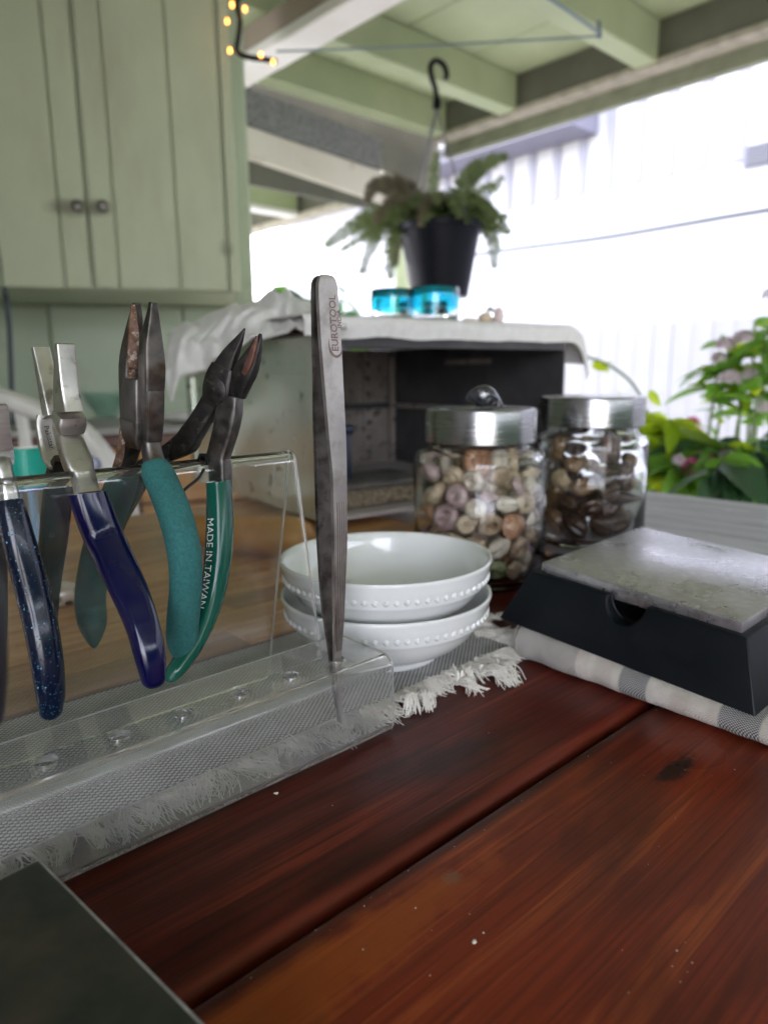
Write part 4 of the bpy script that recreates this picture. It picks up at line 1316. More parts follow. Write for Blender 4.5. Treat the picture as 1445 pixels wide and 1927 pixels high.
part('rivet', lathe([(0, .0), (24 * kk, .0), (24 * kk, .0006), (22 * kk, .0010), (0, .0012)], Pr - TA * (18.5 * kk), 24, -TA), M['black_steel'], pl)
part('shank', sweep(*limb(fG, [(402, 748, 40, .9, .6), (382, 785, 42, .9, .6), (360, 818, 46, .9, .6), (352, 832, 52, .85, .6), (326, 848, 44, .8, .6), (300, 862, 32, .85, .7), (270, 880, 34, .85, .8), (250, 905, 34, .9, .9)], 4, 20, 2)[:2], TA, 6, 20), M['black_steel'], pl, ang=26)
part('shank', sweep(*limb(fG, [(436, 745, 42, .9, .65), (432, 775, 50, .9, .65), (424, 815, 48, .9, .65), (412, 856, 44, .9, .7), (413, 874, 44, .9, .75), (415, 920, 40, .9, .8)], 4, 20, 2)[:2], TA, 6, 20), M['dark_steel'], pl, ang=26)
Ph = fG(394, 863)
part('hex_bolt', lathe([(0, 0), (14 * kk, 0), (14 * kk, .0016), (9 * kk, .002), (8 * kk, .0006), (0, .0004)], Ph - TA * (15 * kk), 6, -TA), M['black_wire'], pl, ang=20)
gP, gW = dipped(fG, [(411, 905, 47, .9, 1.0), (413, 935, 50, .9, 1.0), (414, 990, 53, .9, 1.0), (411, 1050, 53, .9, 1.0), (402, 1110, 50, .9, 1.0), (385, 1165, 48, .9, 1.0), (361, 1215, 46, .9, 1.0), (341, 1248, 40, .9, 1.0), (327, 1266, 34, .9, 1.0)], 'grip', M['green'], pl, 2.4, clear=True)
dipped(fG, [(262, 896, 40, .9, 1.0), (240, 930, 46, .9, 1.0), (214, 975, 48, .9, 1.0), (196, 1020, 46, .9, 1.0), (184, 1060, 38, .9, 1.0)], 'grip', M['green'], pl, 2.4)
sp = [(331, 836), (330, 860), (326, 900), (325, 930), (333, 940), (343, 930), (338, 916), (330, 918), (333, 934), (344, 932), (365, 914), (386, 897), (396, 880)]
SPp = []
for x, y in spline(sp, 5):
    p = fG(x, y) - TA * .006
    d_ = p - CAM
    over = max(0, (toab(p)[1] + .0022 - b_panel(p.z)) / d_.dot(B)) if y > 862 else 0
    SPp.append(p - d_ * over)
part('spring', tube(SPp, .00085, 7), M['black_wire'], pl)
# white print down the grip
gl = [0]
for p, q in zip(gP, gP[1:]): gl.append(gl[-1] + (q - p).length)
def on_grip(u, v, start=.0):
    s = min(max(u + start, 0), gl[-1] - 1e-5)
    i = next(k for k in range(len(gl) - 1) if gl[k + 1] > s)
    t = (s - gl[i]) / (gl[i + 1] - gl[i])
    p = gP[i].lerp(gP[i + 1], t)
    w = gW[i][0] + (gW[i + 1][0] - gW[i][0]) * t; th = gW[i][1] + (gW[i + 1][1] - gW[i][1]) * t
    T = (gP[min(i + 2, len(gP) - 1)] - gP[max(i - 1, 0)]).normalized()
    nn = T.cross(TA).normalized()
    if nn.dot(B) < 0: nn = -nn              # towards the back-left
    # the print sits on the side facing the viewer: around -A, leaning to the back-left edge
    ang = radians(8) - v / (th / 2)
    e = 2 / 2.4
    c, s2 = sin(ang), cos(ang)
    return p + nn * (copysign(abs(c) ** e, c) * (w / 2 + .00015)) - TA * (copysign(abs(s2) ** e, s2) * (th / 2 + .00015))
part('printed_lettering', text_geo('MADE IN TAIWAN', .0052, lambda u, v: on_grip(u * 1.12, v, .0185), 'LEFT'), M['print_white'], pl, smooth=False)

# --- glitter pliers at the left edge
aGl = ridge_a(18, 925); fL = planar(aGl)
pl = thing('glitter_pliers', 'bright steel pliers with dark blue glitter dipped grips at the left end of the rack', 'pliers', AB(aGl, bRd, zRd))
part('jaw', sweep(*limb(fL, [(2, 762, 22, .8, 1.0), (4, 800, 26, .8, 1.0), (6, 845, 32, .8, 1.0)], 7)[:2], TA, 7, 16), M['steel'], pl, ang=30)
part('jaw', sweep(*limb(fL, [(-30, 762, 22, .8, 1.0), (-24, 800, 26, .8, 1.0), (-14, 845, 32, .8, 1.0)], 7)[:2], TA, 7, 16), M['steel'], pl, ang=30)
part('joint', sweep(*limb(fL, [(-2, 838, 44, .8, 1.0), (0, 860, 46, .8, 1.0), (3, 878, 40, .8, 1.0)], 7)[:2], TA, 7, 16), M['steel'], pl, ang=30)
part('shank', sweep(*limb(fL, [(2, 866, 40, .8, 1.0), (8, 885, 30, .9, 1.0), (14, 915, 32, .9, 1.0), (20, 950, 36, .9, 1.0)], 2.6)[:2], TA, 2.6, 18), M['steel'], pl, ang=40)
part('shank', sweep(*limb(fL, [(-8, 866, 38, .8, 1.0), (-18, 890, 30, .9, 1.0), (-24, 915, 32, .9, 1.0), (-26, 950, 36, .9, 1.0)], 2.6)[:2], TA, 2.6, 18), M['steel'], pl, ang=40)
dipped(fL, [(19, 943, 44, .9, 1.05), (25, 970, 50, .9, 1.05), (40, 1030, 56, .9, 1.05), (58, 1095, 58, .9, 1.05), (75, 1165, 58, .9, 1.05), (88, 1235, 56, .9, 1.05), (96, 1300, 50, .9, 1.05), (97, 1335, 40, .9, 1.05)], 'grip', M['glitter'], pl, 2.1, clear=True)
dipped(fL, [(-26, 943, 46, .9, 1.05), (-20, 1000, 52, .9, 1.05), (-20, 1080, 56, .9, 1.05), (-18, 1150, 54, .9, 1.05), (-18, 1200, 50, .9, 1.05), (-18, 1225, 44, .9, 1.05)], 'grip', M['black_grip'], pl, 2.1)
# --- one more pair, only its grip ends show at the frame's edge
aX = aGl - .05; fX = planar(aX)
pl = thing('black_grip_pliers', 'pliers with dull black grips at the far left end, only a grip tip in view', 'pliers', AB(aX, bRd, zRd))
ox = -72
part('shank', sweep(*limb(fX, [(ox - 2, 870, 40, .8, 1.0), (ox + 6, 890, 30, .9, 1.0), (ox + 10, 920, 34, .9, 1.0), (ox + 14, 955, 38, .9, 1.0)], 3)[:2], TA, 3, 16), M['steel'], pl, ang=40)
part('jaw', sweep(*limb(fX, [(ox - 6, 760, 24, .8, 1.0), (ox - 4, 820, 32, .8, 1.0), (ox - 2, 872, 44, .8, 1.0)], 7)[:2], TA, 7, 16), M['steel'], pl, ang=30)
dipped(fX, [(ox + 14, 948, 48, .9, 1.05), (ox + 30, 1040, 58, .9, 1.05), (ox + 46, 1140, 60, .9, 1.05), (ox + 54, 1250, 58, .9, 1.05), (ox + 54, 1330, 50, .9, 1.05), (ox + 54, 1354, 42, .9, 1.05)], 'grip', M['black_grip'], pl, 2.1, clear=True)
dipped(fX, [(ox - 20, 948, 48, .9, 1.05), (ox - 40, 1040, 58, .9, 1.05), (ox - 50, 1140, 60, .9, 1.05), (ox - 52, 1230, 50, .9, 1.05)], 'grip', M['black_grip'], pl, 2.1)

# ================================================================== TWEEZERS
PT = G(632, 1243, SHZ)
aW = toab(PT)[0]; fW = planar(aW)
tw = thing('tweezers', 'tall tarnished steel tweezers standing upright in a hole of the acrylic shelf', 'tweezers', PT)
def blade(pts, th, dB):
    S = spline(pts, 10)
    rows, cen, hw = [], [], []
    for x, y, w in S:
        p = fW(x, y) + B * dB
        k = (p - CAM).dot(FW) / FPX
        h = w * k / .745 / 2
        cen.append(p); hw.append(h)
    return cen, hw
def blade_geo(cen, hw, th, grooves=None):
    V, F = [], []
    prof = [(-1, -.5), (-.93, .5), (.93, .5), (1, -.5)]
    m = len(prof)
    for i, (p, h) in enumerate(zip(cen, hw)):
        T = (cen[min(i + 1, len(cen) - 1)] - cen[max(i - 1, 0)]).normalized()
        nn = A.cross(T); nn = nn if nn.dot(B) < 0 else -nn    # outward face looks along -B
        for u, v in prof: V.append(p + A * (u * h) + nn * (v * th))
    for i in range(len(cen) - 1):
        for k in range(m):
            k2 = (k + 1) % m
            F.append((i * m + k, i * m + k2, (i + 1) * m + k2, (i + 1) * m + k))
    F.append(tuple(range(m))); F.append(tuple((len(cen) - 1) * m + k for k in range(m)))
    return V, F
fpts = [(611, 517.5, 6), (611, 520, 20), (612, 528, 31), (613, 545, 36), (616, 600, 38), (620, 660, 38), (624, 720, 36), (628, 780, 34), (632, 840, 31), (635, 890, 27), (636, 950, 26), (637, 1020, 25), (636, 1090, 22), (635, 1150, 19), (633, 1210, 15), (632, 1250, 12), (633, 1300, 9), (636, 1345, 5), (637, 1358, 2)]
bpts = [(609, 518.5, 6), (609, 521, 20), (609, 529, 31), (609, 545, 36), (610, 600, 37), (611, 660, 37), (612, 720, 36), (611, 780, 34), (611, 840, 31), (611, 890, 28), (612, 950, 27), (614, 1020, 26), (617, 1090, 24), (621, 1150, 21), (627, 1210, 16), (630, 1250, 12), (632, 1300, 9), (635, 1345, 5), (636, 1358, 2)]
fc, fh = blade(fpts, .0018, -.0012)
bc, bh = blade(bpts, .0018, .0012)
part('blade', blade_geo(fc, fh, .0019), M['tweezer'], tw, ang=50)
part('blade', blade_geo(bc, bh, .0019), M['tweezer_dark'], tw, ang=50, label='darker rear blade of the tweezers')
# grip grooves on the lower half of the front blade
gv = []
i0 = next(i for i, s in enumerate(spline(fpts, 10)) if s[1] > 938)
i1 = next(i for i, s in enumerate(spline(fpts, 10)) if s[1] > 1225)
for u in (-.45, -.15, .15, .45, .72):
    Pq = []
    for i in range(i0, i1):
        T = (fc[i + 1] - fc[i - 1]).normalized(); nn = A.cross(T); nn = nn if nn.dot(B) < 0 else -nn
        Pq.append(fc[i] + A * (u * fh[i]) + nn * .00098)
    gv.append(tube(Pq, .00032, 5))
part('grip_grooves', join(*gv), M['tweezer_dark'], tw)
def on_blade(u, v, ystart):
    # u runs upwards from ystart
    S = spline(fpts, 10)
    x, y = 0, ystart - u / .302e-3
    i = min(range(len(S)), key=lambda k: abs(S[k][1] - y))
    p = fW(S[i][0], y) - B * .0012
    T = (fc[i + 1] - fc[i - 1]).normalized(); nn = A.cross(T); nn = nn if nn.dot(B) < 0 else -nn
    return p + A * (-v) + nn * .00115
part('engraved_lettering', text_geo('EUROTOOL', .0060, lambda u, v: on_blade(u, v - .0024, 662), bold=.0001), M['etch'], tw, smooth=False)
part('engraved_lettering', text_geo('INDIA', .0040, lambda u, v: on_blade(u, v - .0062, 618), bold=.00006), M['etch'], tw, smooth=False)
arc = []
for k in range(15):
    t = radians(70 + 200 * k / 14)
    arc.append((.0075 * cos(t) + .004, .0046 * sin(t)))
sw_i, sw_o = [], []
for k, (u, v) in enumerate(arc):
    w = .0008 * sin(pi * (k + .6) / 15)
    c = Vector((u - .004, v, 0)).normalized()
    sw_i.append(on_blade(u - c.x * w, v - .0028 - c.y * w, 660)); sw_o.append(on_blade(u + c.x * w, v - .0028 + c.y * w, 660))
part('engraved_swoosh', sheet([sw_i, sw_o]), M['etch'], tw, smooth=False)

# ================================================================== BOWLS
PB0 = G(722, 1271)
CB = Vector((PB0.x + .002, PB0.y + .037, .0030))
wB = (D(728, 1043, CB.y) - CAM).dot(FW)
RB = 405 / FPX * wB / 2 * .99
zRim = D(728, 1043, CB.y).z
dzB = .0265
hB = zRim - dzB - CB.z
def bowl(base, cat_label, name):
    h, R = hB, RB
    t = thing('bowl', cat_label, 'bowl', base, 'white bowls stacked on the placemat')
    o_ = [(0, .0012), (R * .40, .0012), (R * .47, 0), (R * .50, .0005), (R * .50, .004), (R * .60, .0085), (R * .72, h * .26), (R * .83, h * .42), (R * .905, h * .58)]
    o_ += [(R * .925, h * .615), (R * .934, h * .635), (R * .936, h * .66), (R * .955, h * .74), (R * .966, h * .795), (R * .972, h * .82), (R * .975, h * .845), (R * .988, h * .93), (R * .996, h * .975), (R * .99, h), (R * .972, h * 1.0), (R * .958, h * .98)]
    i_ = [(R * .94, h * .90), (R * .90, h * .68), (R * .84, h * .50), (R * .74, h * .33), (R * .60, h * .215), (R * .42, h * .155), (R * .2, h * .13), (0, h * .125)]
    P = spline(o_[:9], 3) + o_[9:] + spline(i_, 3)
    part('body', lathe(P, base, 96), M['porcelain'], t, ang=70)
    nb_ = 68
    for k in range(nb_):
        a_ = 2 * pi * k / nb_
        z_ = h * .728
        r_ = R * .951
        inst('bead', bead_me, t, Vector(base) + Vector((cos(a_) * r_, sin(a_) * r_, z_)))
    return t
bead_me = mesh('bead', *ball((0, 0, 0), .00215, .00215, .0023, 8, 6), M['porcelain'])
bowl(CB, 'lower white bowl with a raised beaded band, standing directly on the placemat', 'bowl')
bowl(CB + Z * dzB, 'upper white bowl nested in another, its smooth empty inside showing', 'bowl')

# ================================================================== JARS OF SHELLS
def jar(center, R, rl, z_sh, z_neck, z_top, rn_, label):
    """glass body (R up to the shoulder z_sh, neck rn_) and steel lid of radius rl"""
    c = Vector(center)
    t = thing('shell_jar', label, 'jar', c, 'lidded glass jars of shells')
    g = .0032
    rb = .011
    outer = [(0, .0), (R - rb * 1.2, 0)] + [(R - rb + rb * sin(k / 6 * pi / 2), rb - rb * cos(k / 6 * pi / 2)) for k in range(1, 7)]
    outer += [(R, z_sh - .012)] + [(R - .007 + .007 * cos(k / 5 * pi / 2), z_sh - .012 + .012 * sin(k / 5 * pi / 2)) for k in range(1, 6)]
    outer += [(rn_ + .003, z_sh + .002), (rn_, z_sh + .006), (rn_, z_neck + .02)]
    inner = [(rn_ - g, z_neck + .02), (rn_ - g, z_sh + .003), (R - .009 - g, z_sh - g), (R - g, z_sh - .013), (R - g, rb + .003), (R - rb * .9, .0075), (R - rb * 1.5, .006), (0, .006)]
    part('glass_body', lathe(outer + inner, c, 72), M['glass'], t, ang=60)
    lid = [(rl - .004, z_neck), (rl - .0008, z_neck), (rl, z_neck + .001), (rl, z_top - .003), (rl - .0008, z_top - .0008), (rl - .003, z_top), (rl - .006, z_top - .0004), (0, z_top - .0006), (0, z_top - .004), (rl - .004, z_top - .004)]
    part('lid', lathe(lid, c, 72, closed=True), M['lid'], t, ang=30)
    return t, R - g - .0008, .0068, z_sh - .004, rn_ - g - .0008

# --- shell shapes (unit radius about 1)
def shell_snail():
    P, rad = [], []
    for k in range(30):
        t = k / 29
        a_ = t * 2 * pi * 2.6
        r = .62 * (1 - .93 * t)
        P.append(Vector((r * cos(a_), r * sin(a_), -.42 + 1.25 * t ** 1.1)))
        rad.append(.56 * (1 - .93 * t) + .02)
    return tube(P, rad, 9)
def shell_disc():
    P, rad = [], []
    for k in range(34):
        t = k / 33
        a_ = t * 2 * pi * 2.4
        r = .74 * (1 - .88 * t)
        P.append(Vector((r * cos(a_), r * sin(a_), .20 * t)))
        rad.append(.30 * (1 - .85 * t) + .03)
    return join(tube(P, rad, 8), lathe([(0, -.30), (.5, -.34), (.8, -.16), (.7, .02), (.3, .05), (0, .04)], (0, 0, 0), 16))
def shell_ring():
    V, F = lathe([(.34, -.3), (.62, -.42), (.9, -.2), (.98, .08), (.82, .34), (.55, .40), (.38, .2), (.30, -.05)], (0, 0, 0), 20, closed=True)
    V2, F2 = lathe([(0, -.25), (.3, -.22), (.36, -.1), (.2, -.04), (0, -.02)], (0, 0, 0), 14)
    return join((V, F), (V2, F2))
def shell_cone():
    pr_ = [(0, -1.15), (.14, -1.08), (.36, -.5), (.60, .15), (.68, .42), (.60, .52), (.45, .62), (.38, .60), (.28, .78), (.2, .77), (.10, .95), (0, 1.02)]
    return lathe(pr_, (0, 0, 0), 16)
def shell_clam():
    rows = []
    for i in range(9):
        r = []
        for j in range(19):
            th = -1.25 + 2.5 * j / 18
            t = i / 8
            rib = 1 + .05 * cos(j * pi)
            R_ = t * (1.9 - .15 * th * th)
            x = R_ * sin(th) * .72; y = R_ * cos(th) - .95
            z = .55 * sin(pi * min(1, t * .93 + .07)) * cos(th * .9) * rib
            r.append(Vector((x, y, z)))
        rows.append(r)
    return thick(rows, .07)
def shell_cowrie():
    V, F = ball((0, 0, 0), .70, 1.05, .62, 20, 14)
    out = []
    for v in V:
        q = v.copy()
        if q.z > 0:
            gx = abs(q.x)
            if gx < .2 and abs(q.y) < .9: q.z -= .26 * (1 - gx / .2) ** .8
            elif gx < .42: q.z -= .03 * (1 + cos(q.y * 22))
        q.z *= .9
        q.x *= 1 + .12 * q.y
        out.append(q)
    return out, F
def shell_pebble():
    V, F = ball((0, 0, 0), .95, .85, .7, 14, 10)
    return [v * (1 + .16 * noise.noise(v * 1.6)) for v in V], F
KINDS_ = {'spiral_shell': shell_snail, 'disc_shell': shell_disc, 'ring_shell': shell_ring, 'cone_shell': shell_cone, 'clam_shell': shell_clam, 'cowrie_shell': shell_cowrie, 'rounded_shell': shell_pebble}
SME = {}
def shell_mesh(kind, mi, mats, tag_):
    k = (kind, mi, tag_)
    if k not in SME: SME[k] = mesh(kind, *KINDS_[kind](), mats[mi], ang=55)
    return SME[k]
def pack(n, R, H, rmin, rmax, seed, neckR, neckH, it=260):
    rn = random.Random(seed)
    rs = [rn.uniform(rmin, rmax) for _ in range(n)]
    ps = []
    for r in rs:
        a_, q = rn.uniform(0, 6.28), (R - r) * sqrt(rn.random())
        ps.append([q * cos(a_), q * sin(a_), rn.uniform(r, H)])
    for step in range(it):
        g_ = .0009 * (1 - step / it * .8)
        for p in ps: p[2] -= g_
        for _ in range(2):
            for i in range(n):
                pi_ = ps[i]
                for j in range(i + 1, n):
                    pj = ps[j]
                    dx, dy, dz = pi_[0] - pj[0], pi_[1] - pj[1], pi_[2] - pj[2]
                    m = rs[i] + rs[j]
                    if abs(dz) > m or abs(dx) > m or abs(dy) > m: continue
                    d2 = dx * dx + dy * dy + dz * dz
                    if d2 < m * m and d2 > 1e-14:
                        d = sqrt(d2); s_ = .5 * (m - d) / d
                        pi_[0] += dx * s_; pi_[1] += dy * s_; pi_[2] += dz * s_
                        pj[0] -= dx * s_; pj[1] -= dy * s_; pj[2] -= dz * s_
            for i in range(n):
                p, r = ps[i], rs[i]
                if p[2] < r: p[2] = r
                lim = (R if p[2] < H - r * .6 else neckR) - r
                q = hypot(p[0], p[1])
                if q > lim: p[0] *= lim / q; p[1] *= lim / q
    return [(Vector(p), r) for p, r in zip(ps, rs) if p[2] + r * .75 < H + neckH]
def fill(jt, c, R, z0, zsh, nR, n, rmin, rmax, seed, weights, mats, tag_, labels, group, topz):
    rn = random.Random(seed * 7 + 1)
    for p, r in pack(n, R, zsh - z0, rmin, rmax, seed, nR, topz - zsh):
        kind = rn.choices([w[0] for w in weights], [w[1] for w in weights])[0]
        mi = rn.choices(range(len(mats)), labels[1])[0]
        if kind in ('cowrie_shell',) and tag_ == 'a': mi = rn.choice((0, 3))
        o = bpy.data.objects.new(kind, shell_mesh(kind, mi, mats, tag_))
        sc.collection.objects.link(o)
        o.location = Vector(c) + p + Z * z0
        outv = Vector((p.x, p.y, 0))
        # most shells lie with a broad side against the glass
        if outv.length > R * .5 and rn.random() < .92 and kind in ('disc_shell', 'ring_shell', 'cowrie_shell', 'clam_shell', 'spiral_shell'):
            qn = (outv.normalized() + Vector((rn.gauss(0, .3), rn.gauss(0, .3), rn.gauss(0, .35)))).normalized()
            o.rotation_euler = (qn.to_track_quat('Z', 'Y').to_matrix() @ Matrix.Rotation(rn.uniform(0, 6.28), 3, 'Z')).to_euler()
        else:
            o.rotation_euler = (rn.uniform(0, 6.28), rn.uniform(0, 6.28), rn.uniform(0, 6.28))
        f = {'cone_shell': 1.0, 'clam_shell': .95, 'cowrie_shell': 1.08, 'spiral_shell': 1.02, 'disc_shell': 1.12, 'ring_shell': 1.08, 'rounded_shell': 1.08}[kind]
        o.scale = (r * f, r * f, r * f)
        cn = (['cream', 'pale lilac', 'tan', 'bone-white', 'rust orange', 'violet', 'green'] if tag_ == 'a' else ['dark brown', 'purple-brown', 'brown and tan', 'sandy'])[mi]
        o['label'] = cn + ' ' + labels[0].format({'spiral_shell': 'spiral snail shell', 'disc_shell': 'round flat spiral shell', 'ring_shell': 'ring-shaped shell', 'cone_shell': 'pointed cone shell', 'clam_shell': 'ribbed clam shell', 'cowrie_shell': 'glossy cowrie shell', 'rounded_shell': 'rounded shell'}[kind])
        o['category'] = 'shell'
        o['group'] = group + ': ' + cn + ' ' + kind.replace('_', ' ') + 's'
PJ1 = G(900, 1085)
w1_ = (PJ1 - CAM).dot(FW)
R1 = 242 / FPX * w1_ / 2
def zat(P, y): return D(900, y, P.y).z
j1, Ri, z0, zsh, nR = jar(PJ1, R1, 200 / FPX * w1_ / 2, D(900, 846, PJ1.y).z, D(900, 830, PJ1.y).z, D(900, 767, PJ1.y).z, 178 / FPX * w1_ / 2, 'glass jar of pale mixed shells with brushed steel lid, a dark polished shell on top')
fill(j1, PJ1, Ri, z0, zsh, nR, 190, .0100, .0150, 12,
     [('spiral_shell', 3), ('disc_shell', 4.2), ('ring_shell', 4.2), ('cone_shell', 1.0), ('clam_shell', .8), ('rounded_shell', .5), ('cowrie_shell', .5)],
     SH, 'a', ('{} among the pale shells in the nearer glass jar', [5, 2.4, 3.0, 3.2, 1.7, .6, .25]), 'pale shells in the nearer jar', D(900, 832, PJ1.y).z)
PJ2 = G(1102, 1014, GT)
w2_ = (PJ2 - CAM).dot(FW)
R2 = 204 / FPX * w2_ / 2
z2 = lambda y: D(1106, y, PJ2.y).z - PJ2.z
j2, Ri, z0, zsh, nR = jar(PJ2, R2, 186 / FPX * w2_ / 2, z2(818), z2(800), z2(745), 166 / FPX * w2_ / 2, 'glass jar of dark brown cowrie shells with steel lid, standing behind the paler one')
fill(j2, PJ2, Ri, z0, zsh, nR, 118, .0132, .0185, 9,
     [('cowrie_shell', 5), ('clam_shell', 2.4), ('spiral_shell', .5), ('cone_shell', .5)],
     SD, 'b', ('{} among the dark shells in the farther glass jar', [3.4, 2.6, 2.6, 1.3]), 'dark shells in the farther jar', z2(802))
# polished shell on the lid
Pt = D(912, 758, PJ1.y - .012)
k_ = (Pt - CAM).dot(FW) / FPX
def polished():
    q = NT('polished_black_and_silver_shell')
    f = q.noise(q.co(), 120, 5, .6, 1.5)
    col = q.ramp(f, [(.38, (.008, .009, .012)), (.5, (.06, .065, .08)), (.56, (.02, .02, .025)), (.66, (.62, .60, .58))])
    q.set(Base_Color=col, Roughness=.12, Coat_Weight=.8, Metallic=.3)
    return q.m
zt = D(900, 767, PJ1.y).z
Pt = Vector((Pt.x, Pt.y, zt))
pp = spline([(-27, 12, 12, ), (-25, 16, 26), (-14, 20, 38), (0, 22, 42), (14, 16, 30), (26, 8, 14), (33, 4, 5)], 5)
P_ = [Pt + RT * (x * k_) + Z * (y * k_) for x, y, w in pp]
solo('polished_shell', sweep(P_, [(w * k_, w * k_ * .9) for x, y, w in pp], Vector((0, 1, 0)), 2.2, 16), polished(), Pt, 'glossy black and silver polished shell sitting on the nearer jar lid', 'shell', ang=60)

# ================================================================== BENCH BLOCK ON A FOLDED TOWEL
Q1, Q2, Q3 = Vector((.1155, .5056, .0727)), Vector((.2106, .3975, .0642)), Vector((.2205, .5975, .0785))
eX = (Q2 - Q1).normalized(); eN = eX.cross(Q3 - Q1).normalized()
eN = eN if eN.z > 0 else -eN
eY = eN.cross(eX).normalized()
eY = eY if eY.y > 0 else -eY
LX, LY = (Q2 - Q1).length, (Q3 - Q1).length
tP = .0110
block = thing('bench_block', 'square worn steel bench block in a black rubber base on a folded towel', 'bench block', (Q1 + Q2) / 2 - Z * .055)
part('steel_plate', box0(0, LX, 0, LY, -tP, 0, eX, eY, eN, Q1), M['bench_steel'], block, bevel=.0009, seg=2)
# rubber base: truncated pyramid with a thumb notch in the front face
m0, m1, hb_ = .0052, .021, .038
zb0 = -tP + .004
def base_pt(x, y, z):
    return Q1 + eX * x + eY * y + eN * z
def base_geo():
    zt_, zbm = zb0, zb0 - hb_
    # front face outline in (x, t) with t 0 at the top edge and 1 at the bottom
    nx0, nx1, nd = LX * .405, LX * .60, .42
    top = [(-m0, 0), (nx0, 0)]
    for k in range(1, 12):
        a_ = pi * k / 12
        top.append(((nx0 + nx1) / 2 - (nx1 - nx0) / 2 * cos(a_), nd * sin(a_)))
    top += [(nx1, 0), (LX + m0, 0)]
    def fr(x, t, inset=0):
        mm = m0 + (m1 - m0) * t
        xx = x
        if x <= -m0 + 1e-9: xx = -mm
        if x >= LX + m0 - 1e-9: xx = LX + mm
        return base_pt(xx, -mm + inset, zt_ + (zbm - zt_) * t)
    V, F = [], []
    n = len(top)
    fi = [fr(x, t) for x, t in top]                       # front top chain
    bi = [fr(x, 1) for x, t in top]                       # front bottom chain
    ii = [base_pt(min(max(x, .0), LX), -.0002, zt_ + (zbm - zt_) * t) for x, t in top]   # chain on the plate's face
    V += fi + bi + ii
    for k in range(n - 1):
        F.append((k, k + 1, n + k + 1, n + k)); F.append((k, k + 1, 2 * n + k + 1, 2 * n + k))
    # remaining sides
    o = len(V)
    V += [base_pt(-m0, LY + m0, zt_), base_pt(LX + m0, LY + m0, zt_), base_pt(-m1, LY + m1, zbm), base_pt(LX + m1, LY + m1, zbm), base_pt(0, LY, zt_), base_pt(LX, LY, zt_)]
    tl, tr, bl, br, il, ir = range(o, o + 6)
    F += [(0, tl, bl, n), (n - 1, tr, br, 2 * n - 1), (tl, tr, br, bl), (0, tl, il, 2 * n), (n - 1, tr, ir, 3 * n - 1), (tl, tr, ir, il)]
    F.append(tuple(range(n, 2 * n)) + (br, bl))
    F.append(tuple(range(2 * n, 3 * n)) + (ir, il))
    return V, F
part('rubber_base', base_geo(), M['rubber'], block, bevel=.0022, seg=3, ang=45)
# towel folded underneath
zt0_ = lambda x, y: base_pt(x, y, zb0 - hb_).z
tw_ = thing('folded_towel', 'cream folded towel with grey woven bands under the steel block', 'towel', Vector((base_pt(LX / 2, 0, 0).x, base_pt(LX / 2, 0, 0).y, 0)))
def towel_geo(x0, x1, y0, y1, lay):
    rows = []
    N1, N2 = 60, 20
    sec = []
    for k in range(N2):
        a_ = pi / 2 + pi * k / (N2 - 1)
        sec.append((y0 + .010 + .012 * cos(a_), .5 + .5 * sin(a_)))
    rows = []
    for i in range(N1 + 1):
        x = x0 + (x1 - x0) * i / N1
        r = []
        wob = .0016 * noise.noise(Vector((x * 40, lay, 0)))
        pts = [(y1, 1.0)] + [(y1 + (y0 + .010 - y1) * q / 8, 1.0) for q in range(1, 9)] + sec + [(y0 + .010 + (y1 - y0 - .01) * q / 8, 0.0) for q in range(1, 9)]
        for (y, t) in pts:
            zh = zt0_(x, max(y, 0)) - .0003
            base_ = Q1 + eX * x + eY * (y + wob)
            puff = .0009 * noise.noise(Vector((x * 60, y * 60, lay * 3)))
            zz = max(.0008, .0012 + t * (zh - .0012) + (puff if .05 < t < .95 else 0))
            ex = 0
            r.append(Vector((base_.x, base_.y, zz)))
        rows.append(r)
    V, F = sheet(rows)
    m = len(rows[0])
    F.append(tuple(range(m))); F.append(tuple((len(rows) - 1) * m + k for k in range(m)))
    return V, F
_u0, _u1 = [ (lambda P: Vector((P.x, P.y)).dot(Vector((eX.x, eX.y)).normalized()))(PL(x_, y_, Q1 - eY * .03, eY) - W[tw_]) for x_, y_ in ((1035, 1235), (1445, 1375))]
BAND0, BANDL = _u0, _u1 - _u0
M['towel'] = towel_mat(eX, eN)
part('fold', towel_geo(-.004, LX + m1 + .010, -m1 - .0005, LY * .9, 1), M['towel'], tw_, ang=60)
# fold's soft crease line
# ================================================================== DARK STEEL SLAB, NEAR LEFT
zs = .030
Cs = G(76, 1613, zs)
sl = thing('dark_steel_slab', 'dark oily steel slab with worn edges at the near left corner of the table', 'steel slab', Vector((Cs.x, Cs.y, 0)))
eL = (G(0, 1649, zs) - Cs).normalized(); eL.z = 0
eD = (G(390, 1927, zs) - Cs); eD.z = 0; eD.normalize()
eL = Vector((eD.y, -eD.x, 0)) * (1 if Vector((eD.y, -eD.x, 0)).dot(eL) > 0 else -1)
sb = part('slab', box0(0, .14, 0, .16, -.0285, 0, eL, eD, Z, Cs), M['dark_plate'], sl, bevel=.0015, seg=3)
sb.data.materials.append(simple('worn_bright_edge', (.22, .22, .21), (.60, .59, .57), 90, .4, .6, .7))
for f_ in sb.data.polygons:
    if max(abs(f_.normal.dot(v_)) for v_ in (eL, eD, Z)) < .995: f_.material_index = 1

